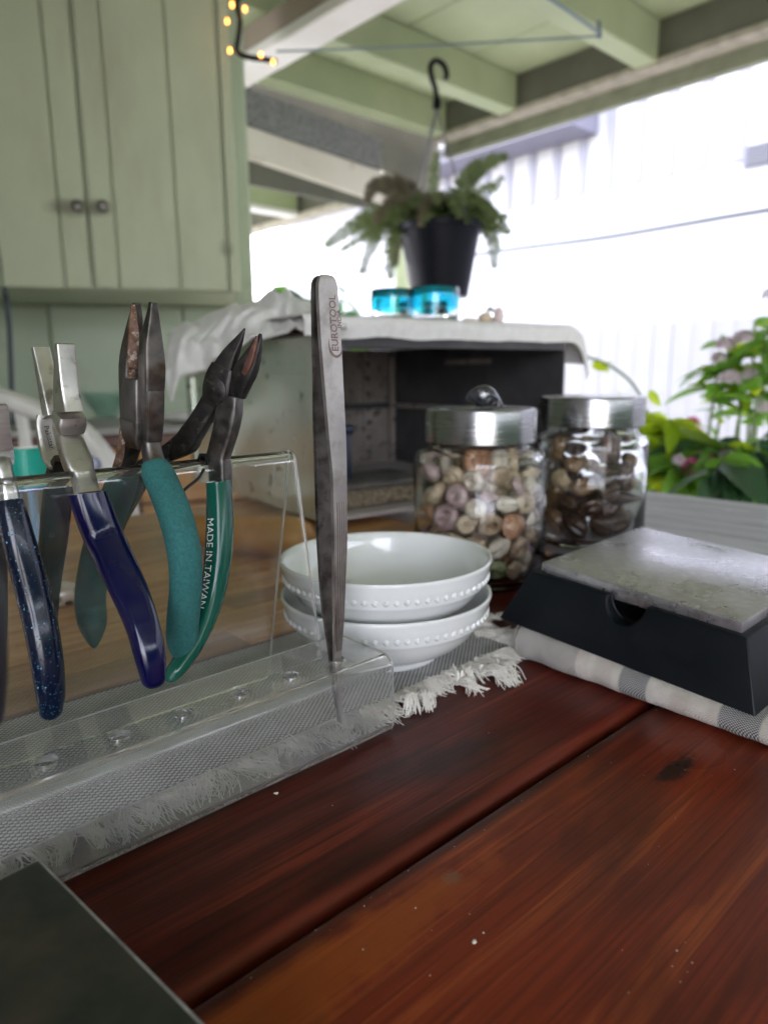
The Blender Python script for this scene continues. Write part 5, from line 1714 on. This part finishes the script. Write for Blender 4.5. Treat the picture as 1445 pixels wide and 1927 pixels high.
# ================================================================== METAL BOX
PXc = G(612, 985, GT)
aB_ = radians(35.0)
bx, by = Vector((cos(aB_), sin(aB_), 0)), Vector((-sin(aB_), cos(aB_), 0))
ztop = D(640, 628, PXc.y).z
nrm_front = by
def onb(x, y, d=0): return PL(x, y, PXc + by * d, by)
wid = (onb(1062, 700) - PXc).dot(bx)
dep = (PL(352, 700, PXc, bx) - PXc).dot(by)
box = thing('metal_box', 'open-fronted worn stainless box with sooty inside under the white cloth', 'metal box', PXc)
hh = ztop - GT
sh_ = .003
BX = lambda x0, x1, y0, y1, z0, z1: box0(x0, x1, y0, y1, z0, z1, bx, by, Z, PXc)
part('side_panel', BX(0, sh_, 0, dep, .0, hh), M['stainless'], box, smooth=False)
part('side_band', BX(-.0035, -.0003, .004, dep - .002, hh * .80, hh - .001), M['stainless'], box, smooth=False, bevel=.0015)
part('side_flange', BX(-.004, -.0003, dep - .03, dep, .001, hh * .79), M['stainless'], box, smooth=False, bevel=.0012)
for zq in (.2, .72):
    part('rivet', lathe([(0, 0), (.0045, 0), (.003, .0018), (0, .0022)], PXc + by * (dep - .015) + Z * hh * zq - bx * .004, 10, -bx), M['black_wire'], box)
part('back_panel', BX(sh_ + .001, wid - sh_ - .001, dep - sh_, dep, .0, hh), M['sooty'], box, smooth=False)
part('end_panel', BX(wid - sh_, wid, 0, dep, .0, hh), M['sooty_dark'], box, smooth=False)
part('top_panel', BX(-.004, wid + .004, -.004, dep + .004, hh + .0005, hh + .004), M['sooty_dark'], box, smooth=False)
part('floor_panel', BX(sh_ + .001, wid - sh_ - .001, .0, dep - sh_ - .001, .0, .006), M['floor_tile'], box, smooth=False)
part('front_lip', BX(0.004, wid - .004, -.0035, -.0004, hh - .016, hh - .001), M['sooty_dark'], box, smooth=False)
# perforated strip and bracket on the back panel
xs_ = wid - .060
part('corner_post', BX(wid - .018, wid - .006, dep - .022, dep - .008, .007, hh - .004), M['sooty'], box, smooth=False, bevel=.002)
strip = part('perforated_strip', BX(xs_ - .022, xs_, dep - .0085, dep - .0055, .01, hh - .004), M['sooty'], box, smooth=False)
dm = mesh('perforation', *lathe([(0, 0), (.0055, 0), (.0055, .0008), (0, .0009)], (0, 0, 0), 10, -by), M['sooty_dark'])
for k in range(7):
    inst('perforation', dm, strip, PXc + bx * (xs_ - .011) + by * (dep - .0088) + Z * (.03 + (hh - .06) * k / 6))
part('bracket', box0(.02, wid - .02, dep - .018, dep - .0095, hh * .50, hh * .545, bx, by, Z, PXc), M['sooty_dark'], box, smooth=False, bevel=.002)
part('bracket', BX(wid - .022, wid - sh_ - .0006, .01, dep - .03, hh * .50, hh * .54), M['sooty'], box, smooth=False, bevel=.002)
part('pale_patch', BX(wid - sh_ - .0014, wid - sh_ - .0004, dep * .35, dep * .62, hh * .86, hh * .90), M['sooty'], box, smooth=False)
# firebrick and tin inside
fb = thing('firebrick', 'speckled brown firebrick with scorched top lying inside the metal box', 'brick', PXc + bx * .1 + by * .06 + Z * .007)
bx0, bx1 = .02, .20
part('brick_body', BX(bx0, bx1, .030, .030 + .10, .0075, .034), M['firebrick'], fb, smooth=True, bevel=.004, seg=2)
part('scorched_top', BX(bx0 - .004, bx1 + .006, .026, .136, .0345, .044), M['soot_top'], fb, bevel=.003, seg=2)
nv_ = thing('navy_tin', 'dark navy tin box with lid standing on the brick inside the metal box', 'tin', PXc + bx * .05 + by * .08 + Z * .0445)
part('body', BX(.025, .085, .06, .115, .0445, .112), M['navy_box'], nv_, bevel=.004)
part('lid', BX(.022, .088, .057, .118, .1125, .126), M['navy_box'], nv_, bevel=.005, seg=3)

# cloth over the box
def cloth_rows():
    rows = []
    N1 = 90
    y_lo, y_hi = -.012, dep + .02
    prof = []
    for q in range(7): prof.append((-.010 - .002 * q / 6, hh - .004 + .016 * q / 6))     # hem, bottom up
    for q in range(1, 5):
        a_ = pi - (pi / 2) * q / 4
        prof.append((-.004 + .008 * cos(a_), hh + .012 + .010 * sin(a_)))
    for q in range(1, 13): prof.append((-.004 + (y_hi + .004) * q / 12, hh + .022))
    for i in range(N1 + 1):
        x = -.03 + (wid + .075 + .03) * i / N1
        r = []
        over = max(0, x - wid)
        for k, (y, z) in enumerate(prof):
            n1 = noise.noise(Vector((x * 22, y * 18, 0)))
            n2 = noise.noise(Vector((x * 60, y * 40, 4)))
            yy, zz, xx = y, z, x
            if y < -.003:
                hem = .003 * noise.noise(Vector((x * 16, 0, 9)))
                zz += (hem - .001 * abs(n2)) * (1 if k < 4 else .4)
                yy += .003 * n1
            else:
                zz += .0035 * max(0, n1) + .0012 * abs(n2)
            if over > 0:
                t = over / .075
                xx = wid + .072 * sin(t * 1.25)
                zz -= .060 * t ** 1.7 * (1 + .25 * n1)
                yy += .02 * t * (1 if y < .05 else 0)
            r.append(PXc + bx * xx + by * yy + Z * zz)
        rows.append(r)
    return rows
cr_ = [[p for p in r] for r in cloth_rows()]
solo('white_cloth', thick(cr_, -.0022), M['white_cloth'], PXc + Z * hh, 'plain white cloth spread over the metal box, hem hanging over the open front', 'cloth', ang=70)
# crumpled towel at the left end of the box
def crumple():
    top = [(316, 655), (330, 618), (362, 600), (400, 585), (440, 572), (470, 560), (500, 550), (535, 545), (565, 556), (600, 575), (650, 592)]
    m1_ = [(314, 672), (336, 634), (368, 614), (410, 602), (445, 590), (480, 572), (512, 560), (540, 566), (566, 578), (600, 592), (650, 600)]
    m2 = [(312, 690), (338, 652), (372, 636), (405, 622), (438, 606), (468, 588), (500, 582), (534, 594), (562, 598), (600, 604), (650, 607)]
    m3 = [(313, 715), (336, 675), (368, 660), (400, 646), (430, 634), (458, 622), (492, 612), (528, 606), (560, 610), (600, 613), (650, 613)]
    lo = [(321, 762), (340, 704), (372, 692), (392, 682), (416, 664), (444, 646), (482, 634), (522, 622), (558, 618), (600, 620), (650, 620)]
    ref = [1.10, 1.09, 1.09, 1.08, 1.07, 1.06, 1.05, 1.04, 1.02, 1.01, .99]
    f = PXc.y / 1.0
    grid = []
    for row, dd in ((top, .10), (m1_, .05), (m2, .02), (m3, -.005), (lo, -.02)):
        grid.append([tuple(D(x, y, (r_ + dd) * f)) for (x, y), r_ in zip(row, ref)])
    # smooth along both ways
    g1 = [spline(r, 6) for r in grid]
    cols = list(zip(*g1))
    g2 = [spline(list(c), 5) for c in cols]
    rows = []
    for j, c in enumerate(g2):
        r = []
        for i, p in enumerate(c):
            p = Vector(p)
            nz_ = noise.noise(Vector((j * .09, i * .09, 3.3)))
            fold = .020 * nz_ + .007 * sin(j * .42 - i * .30 + 5 * nz_) + .004 * sin(j * .9 + i * .2 + 6 * noise.noise(Vector((j * .07, i * .12, 1))))
            p += Vector((.2, -.6, .5)) * fold
            r.append(p)
        rows.append(r)
    return thick(rows, -.004)
solo('crumpled_towel', crumple(), M['white_cloth'], D(480, 600, PXc.y * 1.06), 'crumpled white towel heaped over the left corner of the metal box and hanging down', 'towel', ang=75)

# ------------------------------------------------------------------ tumblers and bits on the cloth
zc_ = PXc.z + hh + .0245
def tumbler(x, ytop, wpx, label, dpt):
    Pq = onb(x, 600, dpt)
    P = Vector((Pq.x, Pq.y, zc_))
    k = (P - CAM).dot(FW) / FPX
    r = wpx * k / 2
    zt_ = D(x, ytop, P.y).z - P.z
    t = thing('tumbler', label, 'glass', P, 'turquoise-rimmed glasses on the cloth')
    th = .0028
    zb_ = zt_ * .40
    body = [(0, 0), (r * .9, 0), (r * .96, .004), (r, zb_), (r - th, zb_), (r - th * 1.3, .009), (0, .009)]
    part('body', lathe(body, P, 40), M['tumbler_glass'], t)
    rim = [(r, zb_ + .0003), (r * 1.02, zt_ * .7), (r, zt_ - .002), (r - th * .5, zt_), (r - th, zt_ - .002), (r - th * .9, zt_ * .7), (r - th, zb_ + .0003)]
    part('turquoise_band', lathe(rim, P, 40, closed=True), M['teal_glass'], t)
tumbler(739, 546, 80, 'left one of two clear tumblers with a wide turquoise rim on the cloth', .075)
tumbler(817, 542, 92, 'right one of two clear tumblers with a wide turquoise rim on the cloth', .055)
# small clear and shell-like bits to the right of the tumblers
for x, y, w, h, lab, mt in ((884, 589, 34, 12, 'flat pale shell piece beside the right tumbler on the cloth', SH[3]), (912, 586, 26, 24, 'small cream shell lying on the cloth by the glasses', SH[0]), (936, 582, 22, 34, 'upright pale lilac shell at the right end of the row on the cloth', SH[1]), (922, 576, 18, 34, 'small clear glass stopper standing among the shells on the cloth', M['tumbler_glass'])):
    Pq = onb(x, 600, .05); k = (Pq - CAM).dot(FW) / FPX
    P = Vector((Pq.x, Pq.y, zc_ - .001))
    V, F = ball((0, 0, 0), w * k / 2, w * k / 2, h * k / 2, 14, 10)
    V = [P + Z * h * k / 2 + v * (1 + .22 * noise.noise(v * 70 + Vector((x, 0, 0)))) for v in V]
    solo('shell_piece' if mt is not M['tumbler_glass'] else 'glass_stopper', (V, F), mt, P, lab, 'shell' if mt is not M['tumbler_glass'] else 'stopper')

# ================================================================== THINGS BEHIND THE RACK
# orange wooden handle lying on the butcher block
r_ = .024
Pa, Pb_ = G(598, 1030), G(350, 1010)
Pa = D(590, 1004, .80); Pa.z = r_
Pe_ = D(330, 985, .86); Pe_.z = r_
dv = (Pe_ - Pa).normalized(); L = (Pe_ - Pa).length
Lp = [(0, 0), (r_ * .5, .003), (r_ * .85, .011), (r_ * .98, .025), (r_, .05), (r_ * .96, .10), (r_ * .82, L * .8), (r_ * .78, L), (0, L)]
solo('wooden_rod', lathe(spline(Lp[:6], 4) + Lp[6:], Pa, 28, dv), M['orange_wood'], Vector((Pa.x, Pa.y, 0)), 'orange varnished wooden rod with rounded end lying on the butcher block behind the bowls', 'wooden rod', ang=50)
# spotted cowrie shell
Pq = G(110, 1146)
k = (Pq - CAM).dot(FW) / FPX
def cowrie_mat():
    q = NT('spotted_cowrie')
    v = q.n('TexVoronoi'); q.l(q.co(), v.inputs['Vector']); v.inputs['Scale'].default_value = 95
    col = q.mix(q.ramp(v.outputs['Distance'], [(.34, 1.0), (.46, 0.0)]), (.50, .43, .36), (.045, .03, .025))
    q.set(Base_Color=col, Roughness=.2)
    return q.m
V, F = ball((0, 0, 0), .019, .014, .0125, 22, 14)
solo('spotted_shell', ([Pq + Vector((0, .008, .0125)) + v for v in V], F), cowrie_mat(), Pq, 'brown-spotted cowrie shell lying on the butcher block behind the rack', 'shell')
# stack of tape rolls
Ps = G(52, 1120)
def roll(z0_, z1_, R_, mt, lab, core=None, name='tape_roll'):
    P = Vector((Ps.x, Ps.y + .03, z0_))
    t = thing(name, lab, 'tape roll', P)
    h_ = z1_ - z0_ - .0004
    part('tape', lathe([(R_ * .62, 0), (R_, 0), (R_, h_), (R_ * .62, h_)], P, 40, closed=True), mt, t, ang=30)
    part('core', lathe([(R_ * .54, .0002), (R_ * .615, .0002), (R_ * .615, h_ + .0006), (R_ * .54, h_ + .0006)], P, 40, closed=True), M['paper'], t, ang=30)
Ys = Ps.y + .03
kk_ = (D(52, 870, Ys) - CAM).dot(FW) / FPX
R_s = 62 * kk_ / 1.0 * .62
zA, zB_, zC_ = D(52, 845, Ys - R_s).z, D(52, 897, Ys - R_s).z, D(52, 925, Ys - R_s).z
roll(zB_, zA, R_s, M['teal_tape'], 'teal green tape roll, topmost of the stack behind the rack')
roll(zC_, zB_, R_s * .99, M['navy_tape'], 'dark blue tape roll under the teal one in the stack')
gp = Vector((Ps.x, Ps.y + .03, 0))
lt = thing('blue_reflection_glass', 'pale blue glass standing in for a reflection under the two tape rolls behind the rack', 'jar', gp)  # pale blue glass stands in for a bright reflection in the acrylic
hj = zC_ - .0006
part('glass_body', lathe([(0, .0005), (R_s * .72, .0005), (R_s * .78, .004), (R_s * .78, hj), (R_s * .72, hj), (R_s * .72, .008), (0, .007)], gp, 36), M['lightblue_glass'], lt)
# small blue ball seen past the chair arm
Pq = G(172, 905, .06)
solo('blue_glass_ball', ball(D(172, 876, 1.0), .014, .014, .014, 18, 12), simple('lilac_blue_glaze', (.16, .19, .36), (.5, .52, .68), 40, .15), D(172, 876, 1.0), 'small lilac-blue glazed ball on a thin stand behind the chair arm', 'ball')
pb = D(172, 876, 1.0)
part('stand', tube([Vector((pb.x, pb.y, .001)), Vector((pb.x, pb.y, pb.z - .012))], .004, 8), M['satin_steel'], bpy.data.objects['blue_glass_ball'])

# white plastic chair
YC = 1.35
ch = thing('plastic_chair', 'white plastic garden chair with curved arms standing behind the rack', 'chair', Vector((D(60, 900, YC).x, YC, GZ)))
def cpx(pts, w, t, n=3.0, dY=0):
    S = spline(pts, 6)
    P = [D(x, y, YC + dY + (q[0] if q else 0)) for x, y, *q in S]
    return sweep(P, [(w, t)] * len(P), Vector((.1, 1, 0)), n, 12)
part('top_rail', cpx([(-160, 730, .12), (-70, 728, .05), (10, 750, 0), (80, 776, 0), (140, 800, .02), (178, 836, .03), (210, 880, .04), (236, 940, .05), (250, 1010, .06)], .034, .045), M['plastic_white'], ch, ang=60)
part('back_slat', cpx([(36, 765), (44, 800), (50, 850), (54, 960), (58, 1050)], .024, .012), M['plastic_white'], ch, ang=60)
part('back_slat', cpx([(-30, 750), (-24, 800), (-20, 850), (-18, 960), (-16, 1050)], .024, .012), M['plastic_white'], ch, ang=60)
pc_ = Vector((D(100, 900, YC).x, YC, 0))
part('seat', box0(-.24, .16, .0, .42, -.50, -.47, o=pc_), M['plastic_white'], ch, bevel=.01)
for dx in (-.22, .14):
    for dy in (.02, .40):
        part('leg', box0(dx - .02, dx + .02, dy - .02, dy + .02, GZ, -.502, o=pc_), M['plastic_white'], ch, bevel=.006)
for dx in (-.235, .155):
    part('arm_post', box0(dx - .018, dx + .018, .0, .04, -.468, -.06, o=pc_), M['plastic_white'], ch, bevel=.006)

# ================================================================== HANGING FERN
YF = 3.3
hookP = D(821, 118, YF)
pot_t = D(827, 425, YF); pot_b = D(824, 560, YF)
kf = (pot_t - CAM).dot(FW) / FPX
rt_, rb_ = 78 * kf, 54 * kf
hp_ = thing('hanging_pot', 'black plastic pot hung by thin wires from a black hook on the rafter', 'pot', pot_b)
hz = pot_t.z - pot_b.z
cz = Vector((pot_t.x, pot_t.y, pot_b.z))
part('pot', lathe([(0, 0), (rb_, 0), (rt_ * .97, hz * .9), (rt_ * 1.04, hz * .905), (rt_ * 1.05, hz), (rt_ * .96, hz), (rt_ * .9, hz * .85), (0, hz * .82)], cz, 40), M['pot'], hp_)
sw2 = [(838, 150), (840, 138), (834, 122), (820, 114), (810, 124), (812, 145), (819, 168), (822, 195)]
part('hook', tube([D(x, y, YF) for x, y in spline(sw2, 5)], 5.2 * kf, 8), M['black_wire'], hp_)
part('swivel', lathe([(0, 0), (8 * kf, 4 * kf), (6 * kf, 22 * kf), (0, 24 * kf)], D(822, 208, YF), 12), M['pot'], hp_)
for k in range(4):
    a_ = .6 + k * pi / 2
    e = cz + Vector((cos(a_) * rt_, sin(a_) * rt_, hz))
    part('hanger_wire', tube([D(822, 203, YF), e], 1.5 * kf, 5), M['vent'], hp_)
fern = thing('fern', 'bushy fern with feathery arching fronds and some brown dry ones in the hanging pot', 'fern', cz + Z * hz * .85)
def frond(P, w, seed):
    rn = random.Random(seed)
    P = [Vector(p) for p in spline([tuple(p) for p in P], 10)]
    m = len(P)
    V, F = [], []
    st = tube(P, [.004 * (1 - .7 * i / m) for i in range(m)], 4)
    for i in range(2, m):
        t = i / (m - 1)
        T = (P[min(i + 1, m - 1)] - P[i - 1]).normalized()
        for half in (0, .5):
            p = P[i - 1].lerp(P[i], half)
            ww = w * (.35 + 1.0 * sin(pi * (t * .86 + .10))) * (1 - .1 * rn.random())
            sd_ = T.cross(Vector((rn.gauss(0, .25), -1, rn.gauss(.3, .25)))).normalized()
            nn = sd_.cross(T)
            for sgn in (-1, 1):
                e = p + sd_ * (sgn * ww) + T * ww * .28 + nn * rn.gauss(0, .12) * ww - Z * ww * .12
                q = len(V)
                wd = T * (.0056 * (1.1 - .5 * t))
                mid = p.lerp(e, .55)
                V += [p - wd * .8, p + wd * .8, mid + wd * 1.0, e, mid - wd * 1.0]
                F += [(q, q + 1, q + 2, q + 3, q + 4)]
    return join(st, (V, F))
rn = random.Random(4)
c0 = cz + Z * hz * .92
def fr_px(pts, w, seed, mt, dY=0.0):
    P = [c0 + Vector((rn.uniform(-.5, .5) * rt_, rn.uniform(-.5, .5) * rt_, 0))]
    n_ = len(pts)
    for i, (x, y) in enumerate(pts): P.append(D(x, y, YF + dY * (i + 1) / n_))
    part('frond', frond(P, w, seed), mt, fern, smooth=False)
FR = [([(815, 350), (822, 285)], .030, 'frond', .1), ([(870, 350), (905, 310), (955, 292)], .042, 'frond', -.1), ([(880, 330), (892, 305)], .03, 'frond', .2),
      ([(885, 370), (930, 350), (945, 330)], .028, 'frond', .2), ([(890, 390), (922, 430), (930, 505)], .04, 'frond', -.1), ([(880, 380), (915, 400), (938, 470)], .03, 'frond', .2),
      ([(720, 400), (665, 425), (612, 462)], .042, 'frond', 0), ([(735, 410), (690, 440), (640, 472)], .026, 'frond', .1), ([(745, 410), (705, 450), (680, 515)], .034, 'frond', -.1),
      ([(755, 420), (735, 460), (735, 525)], .034, 'frond', -.15), ([(760, 420), (742, 470), (744, 500)], .03, 'frond_dry', .0), ([(740, 360), (705, 345), (690, 380)], .035, 'frond_dry', 0),
      ([(760, 350), (730, 335), (712, 360)], .035, 'frond_dry', -.1), ([(780, 360), (745, 350), (720, 400)], .034, 'frond_dry', -.2), ([(770, 380), (730, 385), (705, 420)], .034, 'frond_dry', -.2)]
sd_i = 0
for pts, w, mt, dY in FR:
    sd_i += 1
    fr_px(pts, w, sd_i, M[mt], dY)
for k in range(84):
    a_ = rn.uniform(0, 2 * pi)
    dry = cos(a_) < -.1 and rn.random() < .35
    L_ = rt_ * rn.uniform(.7, 1.75)
    up_ = rn.uniform(.25, .75) * rt_
    d_ = Vector((cos(a_), sin(a_), 0))
    P = [c0 + d_ * rt_ * rn.uniform(.1, .4), c0 + d_ * L_ * .55 + Z * up_, c0 + d_ * L_ + Z * (up_ * rn.uniform(-.3, .9))]
    part('frond', frond(P, rn.uniform(.022, .034), 100 + k), M['frond_dry' if dry else 'frond'], fern, smooth=False)

# ================================================================== GARDEN PLANTS
def leaf_geo(L_, W_, bend=.25, fold=.22):
    rows = []
    N = 8
    for i in range(N + 1):
        t = i / N
        w = W_ / 2 * (sin(pi * t ** .8) ** .85) * (1 - .15 * t) + .0002
        z = -bend * L_ * t * t
        rows.append([Vector((-w, L_ * t, z + fold * w)), Vector((-w * .5, L_ * t, z + fold * w * .35)), Vector((0, L_ * t, z)), Vector((w * .5, L_ * t, z + fold * w * .35)), Vector((w, L_ * t, z + fold * w))])
    return sheet(rows)
LM = {}
for mname in ('leaf_lime', 'leaf_mid', 'leaf_dark'):
    for kx, (l_, w_, b_) in enumerate(((.11, .05, .25), (.14, .06, .4), (.085, .042, .1))):
        LM[mname, kx] = mesh('leaf', *leaf_geo(l_, w_, b_), M[mname], ang=80)
def put_leaf(root, P, dirv, mname, s, rn, roll_=None):
    q = dirv.to_track_quat('Y', 'Z').to_matrix() @ Matrix.Rotation(rn.gauss(0, .5) if roll_ is None else roll_, 3, 'Y')
    inst('leaf', LM[mname, rn.randrange(3)], root, P, q, s)
pet = {}
for mname in ('petal_pink', 'petal_pale'):
    V, F = [], []
    for k in range(5):
        a_ = 2 * pi * k / 5
        d = Vector((cos(a_), sin(a_), .25)); s2 = Vector((-sin(a_), cos(a_), 0))
        q = len(V)
        V += [Vector((0, 0, 0)), d * .006 + s2 * .0035, d * .0105, d * .006 - s2 * .0035]
        F.append((q, q + 1, q + 2, q + 3))
    pet[mname] = mesh('floret', V, F, M[mname], smooth=False)
def cluster(root, P, R_, n_, mname, rn):
    for k in range(n_):
        d = Vector((rn.gauss(0, 1), rn.gauss(0, 1) - .4, abs(rn.gauss(0, 1)))).normalized()
        inst('floret', pet[mname], root, P + d * R_ * rn.uniform(.75, 1.05), d.to_track_quat('Z', 'Y'), rn.uniform(1.0, 1.5))
def bush(name, label, Y0, x0, x1, y_top, y_bot, nst, mname, seed, clusters=(), alt=None, hang=.0, nl=9, s0=.8, s1=1.3, dep_=.35):
    rn = random.Random(seed)
    base = Vector((D((x0 + x1) / 2, 900, Y0).x, Y0, GZ))
    root = thing(name, label, 'plant', base)
    stems = []
    for k in range(nst):
        x = x0 + (x1 - x0) * (k + rn.uniform(.2, .8)) / nst
        Yk = Y0 + rn.uniform(-dep_ / 2, dep_ / 2)
        yt = y_top(x) if callable(y_top) else rn.uniform(*y_top)
        top = D(x, yt, Yk)
        bt_ = Vector((base.x + (top.x - base.x) * .45 + rn.uniform(-.05, .05), Yk, GZ))
        mid = bt_.lerp(top, .6) + Vector((rn.uniform(-.04, .04), rn.uniform(-.04, .04), 0))
        P = [Vector(p) for p in spline([tuple(bt_), tuple(mid), tuple(top)], 6)]
        stems.append(tube(P, [.007 - .004 * i / len(P) for i in range(len(P))], 5))
        zlow = D(x, y_bot, Yk).z
        for j in range(nl):
            t = rn.uniform(0, 1) ** .8
            z = zlow + (top.z - zlow) * t
            tt = (z - bt_.z) / max(.01, top.z - bt_.z)
            i = min(len(P) - 2, max(0, int(tt * (len(P) - 1))))
            p = P[i].lerp(P[i + 1], min(1, max(0, tt * (len(P) - 1) - i)))
            a_ = rn.uniform(0, 2 * pi)
            d = Vector((cos(a_), sin(a_), rn.uniform(-.35, .55) - hang)).normalized()
            mm = alt if alt and rn.random() < .3 else mname
            put_leaf(root, p, d, mm, rn.uniform(s0, s1), rn)
    part('stems', join(*stems), M['stem'], root)
    for (x, y, r, n_, pm, dY) in clusters:
        P = D(x, y, Y0 + dY)
        k = (P - CAM).dot(FW) / FPX
        cluster(root, P, r * k * .72, n_, pm, rn)
    return root
bush('flowering_shrub', 'tall green shrub with round clusters of pale lilac florets at the right edge', 1.95, 1345, 1500, (600, 720), 880, 9, 'leaf_mid', 21,
     [(1362, 652, 20, 26, 'petal_pale', -.05), (1396, 640, 22, 30, 'petal_pale', -.05), (1352, 676, 16, 18, 'petal_pale', 0), (1372, 716, 24, 32, 'petal_pale', -.1), (1412, 708, 18, 20, 'petal_pale', -.05), (1440, 770, 16, 18, 'petal_pale', -.1), (1452, 560, 20, 20, 'petal_pale', 0)], 'leaf_lime', 0, 18, .55, 1.0)
bush('lime_shrub', 'bright lime green leafy bush just behind the brown shell jar', 1.9, 1190, 1300, (785, 890), 960, 14, 'leaf_lime', 22,
     [(1300, 800, 18, 20, 'petal_pink', .0), (1310, 815, 12, 10, 'petal_pink', .0)], None, 0, 20, .6, 1.1, .3)
bush('pink_flower_bush', 'green bush with pink flower clusters beyond the edge of the grey table', 1.75, 1265, 1370, (830, 890), 970, 11, 'leaf_mid', 23,
     [(1296, 874, 13, 14, 'petal_pink', -.1), (1318, 876, 16, 20, 'petal_pink', -.1), (1330, 868, 12, 12, 'petal_pink', -.1), (1300, 892, 12, 12, 'petal_pink', -.12), (1275, 868, 10, 8, 'petal_pale', -.1), (1366, 860, 14, 10, 'petal_pale', -.1)], 'leaf_lime', .1, 12, .7, 1.2, .25)
bush('broad_leaf_plant', 'dark green broad-leaved plant drooping over the far edge of the grey table', 1.6, 1330, 1480, (820, 880), 975, 9, 'leaf_dark', 24, (), 'leaf_mid', .3, 13, .9, 1.5, .3)
bush('distant_bush', 'pale green bush far off in the bright yard left of the tumblers', 5.0, 470, 660, (520, 600), 720, 7, 'leaf_dark', 25, (), 'leaf_mid', 0, 12, 1.8, 2.8, .6)
# unseen foliage added on the open right side to block bright reflections
rn = random.Random(77)
hd = thing('added_hedge', 'tall dense green foliage screen added out of view on the right to darken reflections', 'added_hedge', AB(1.0, -7.0, GZ))
V, F = [], []
for k in range(15000):
    P = AB(rn.uniform(-2.8, 6.6), -6.6 - abs(rn.gauss(0, .28)), GZ + 3.1 * rn.random() ** .85 + .06 * noise.noise(Vector((k * .3, 0, 0))))
    d = Vector((rn.gauss(0, 1), rn.gauss(0, 1), rn.gauss(0, .6))).normalized(); e = d.orthogonal().normalized()
    L_, w_ = rn.uniform(.09, .15), rn.uniform(.04, .07)
    q = len(V)
    V += [P, P + d * L_ * .5 + e * w_ * .5, P + d * L_, P + d * L_ * .5 - e * w_ * .5]
    F.append((q, q + 1, q + 2, q + 3))
part('foliage', (V, F), M['leaf_dark'], hd, smooth=False)
part('stems', join(*[tube([AB(-2.6 + .5 * k, -7.0, GZ), AB(-2.6 + .5 * k + rn.uniform(-.1, .1), -7.0, GZ + 2.6)], [.03, .008], 5) for k in range(19)]), M['stem_brown'], hd)
part('core', box0(-2.7, 6.5, -7.35, -6.95, GZ, GZ + 2.75, A, B), M['leaf_dark'], hd, smooth=False)
# arching vine with small oval leaves
rn = random.Random(31)
vp = [(1235, 900), (1222, 800), (1195, 730), (1150, 690), (1105, 672), (1078, 662)]
VP = [D(x, y, 1.9) for x, y in vp]
vine = thing('vine', 'thin arching vine with small bright oval leaves right of the metal box', 'vine', VP[0])
part('stem', tube([Vector(p) for p in spline([tuple(p) for p in VP], 6)], .0035, 6), M['stem'], vine)
for x, y, dx, dy in ((1098, 678, -12, -10), (1112, 684, 22, 8), (1140, 708, 8, -30), (1170, 742, -14, 12), (1220, 735, 22, 30), (1195, 790, 60, -8), (1228, 845, 10, 60), (1222, 780, 40, 10)):
    P = D(x, y, 1.9)
    d = (D(x + dx, y + dy, 1.88) - P).normalized()
    inst('leaf', LM['leaf_lime', 2], vine, P, d.to_track_quat('Y', 'Z').to_matrix() @ Matrix.Rotation(1.2, 3, 'Y'), .62)
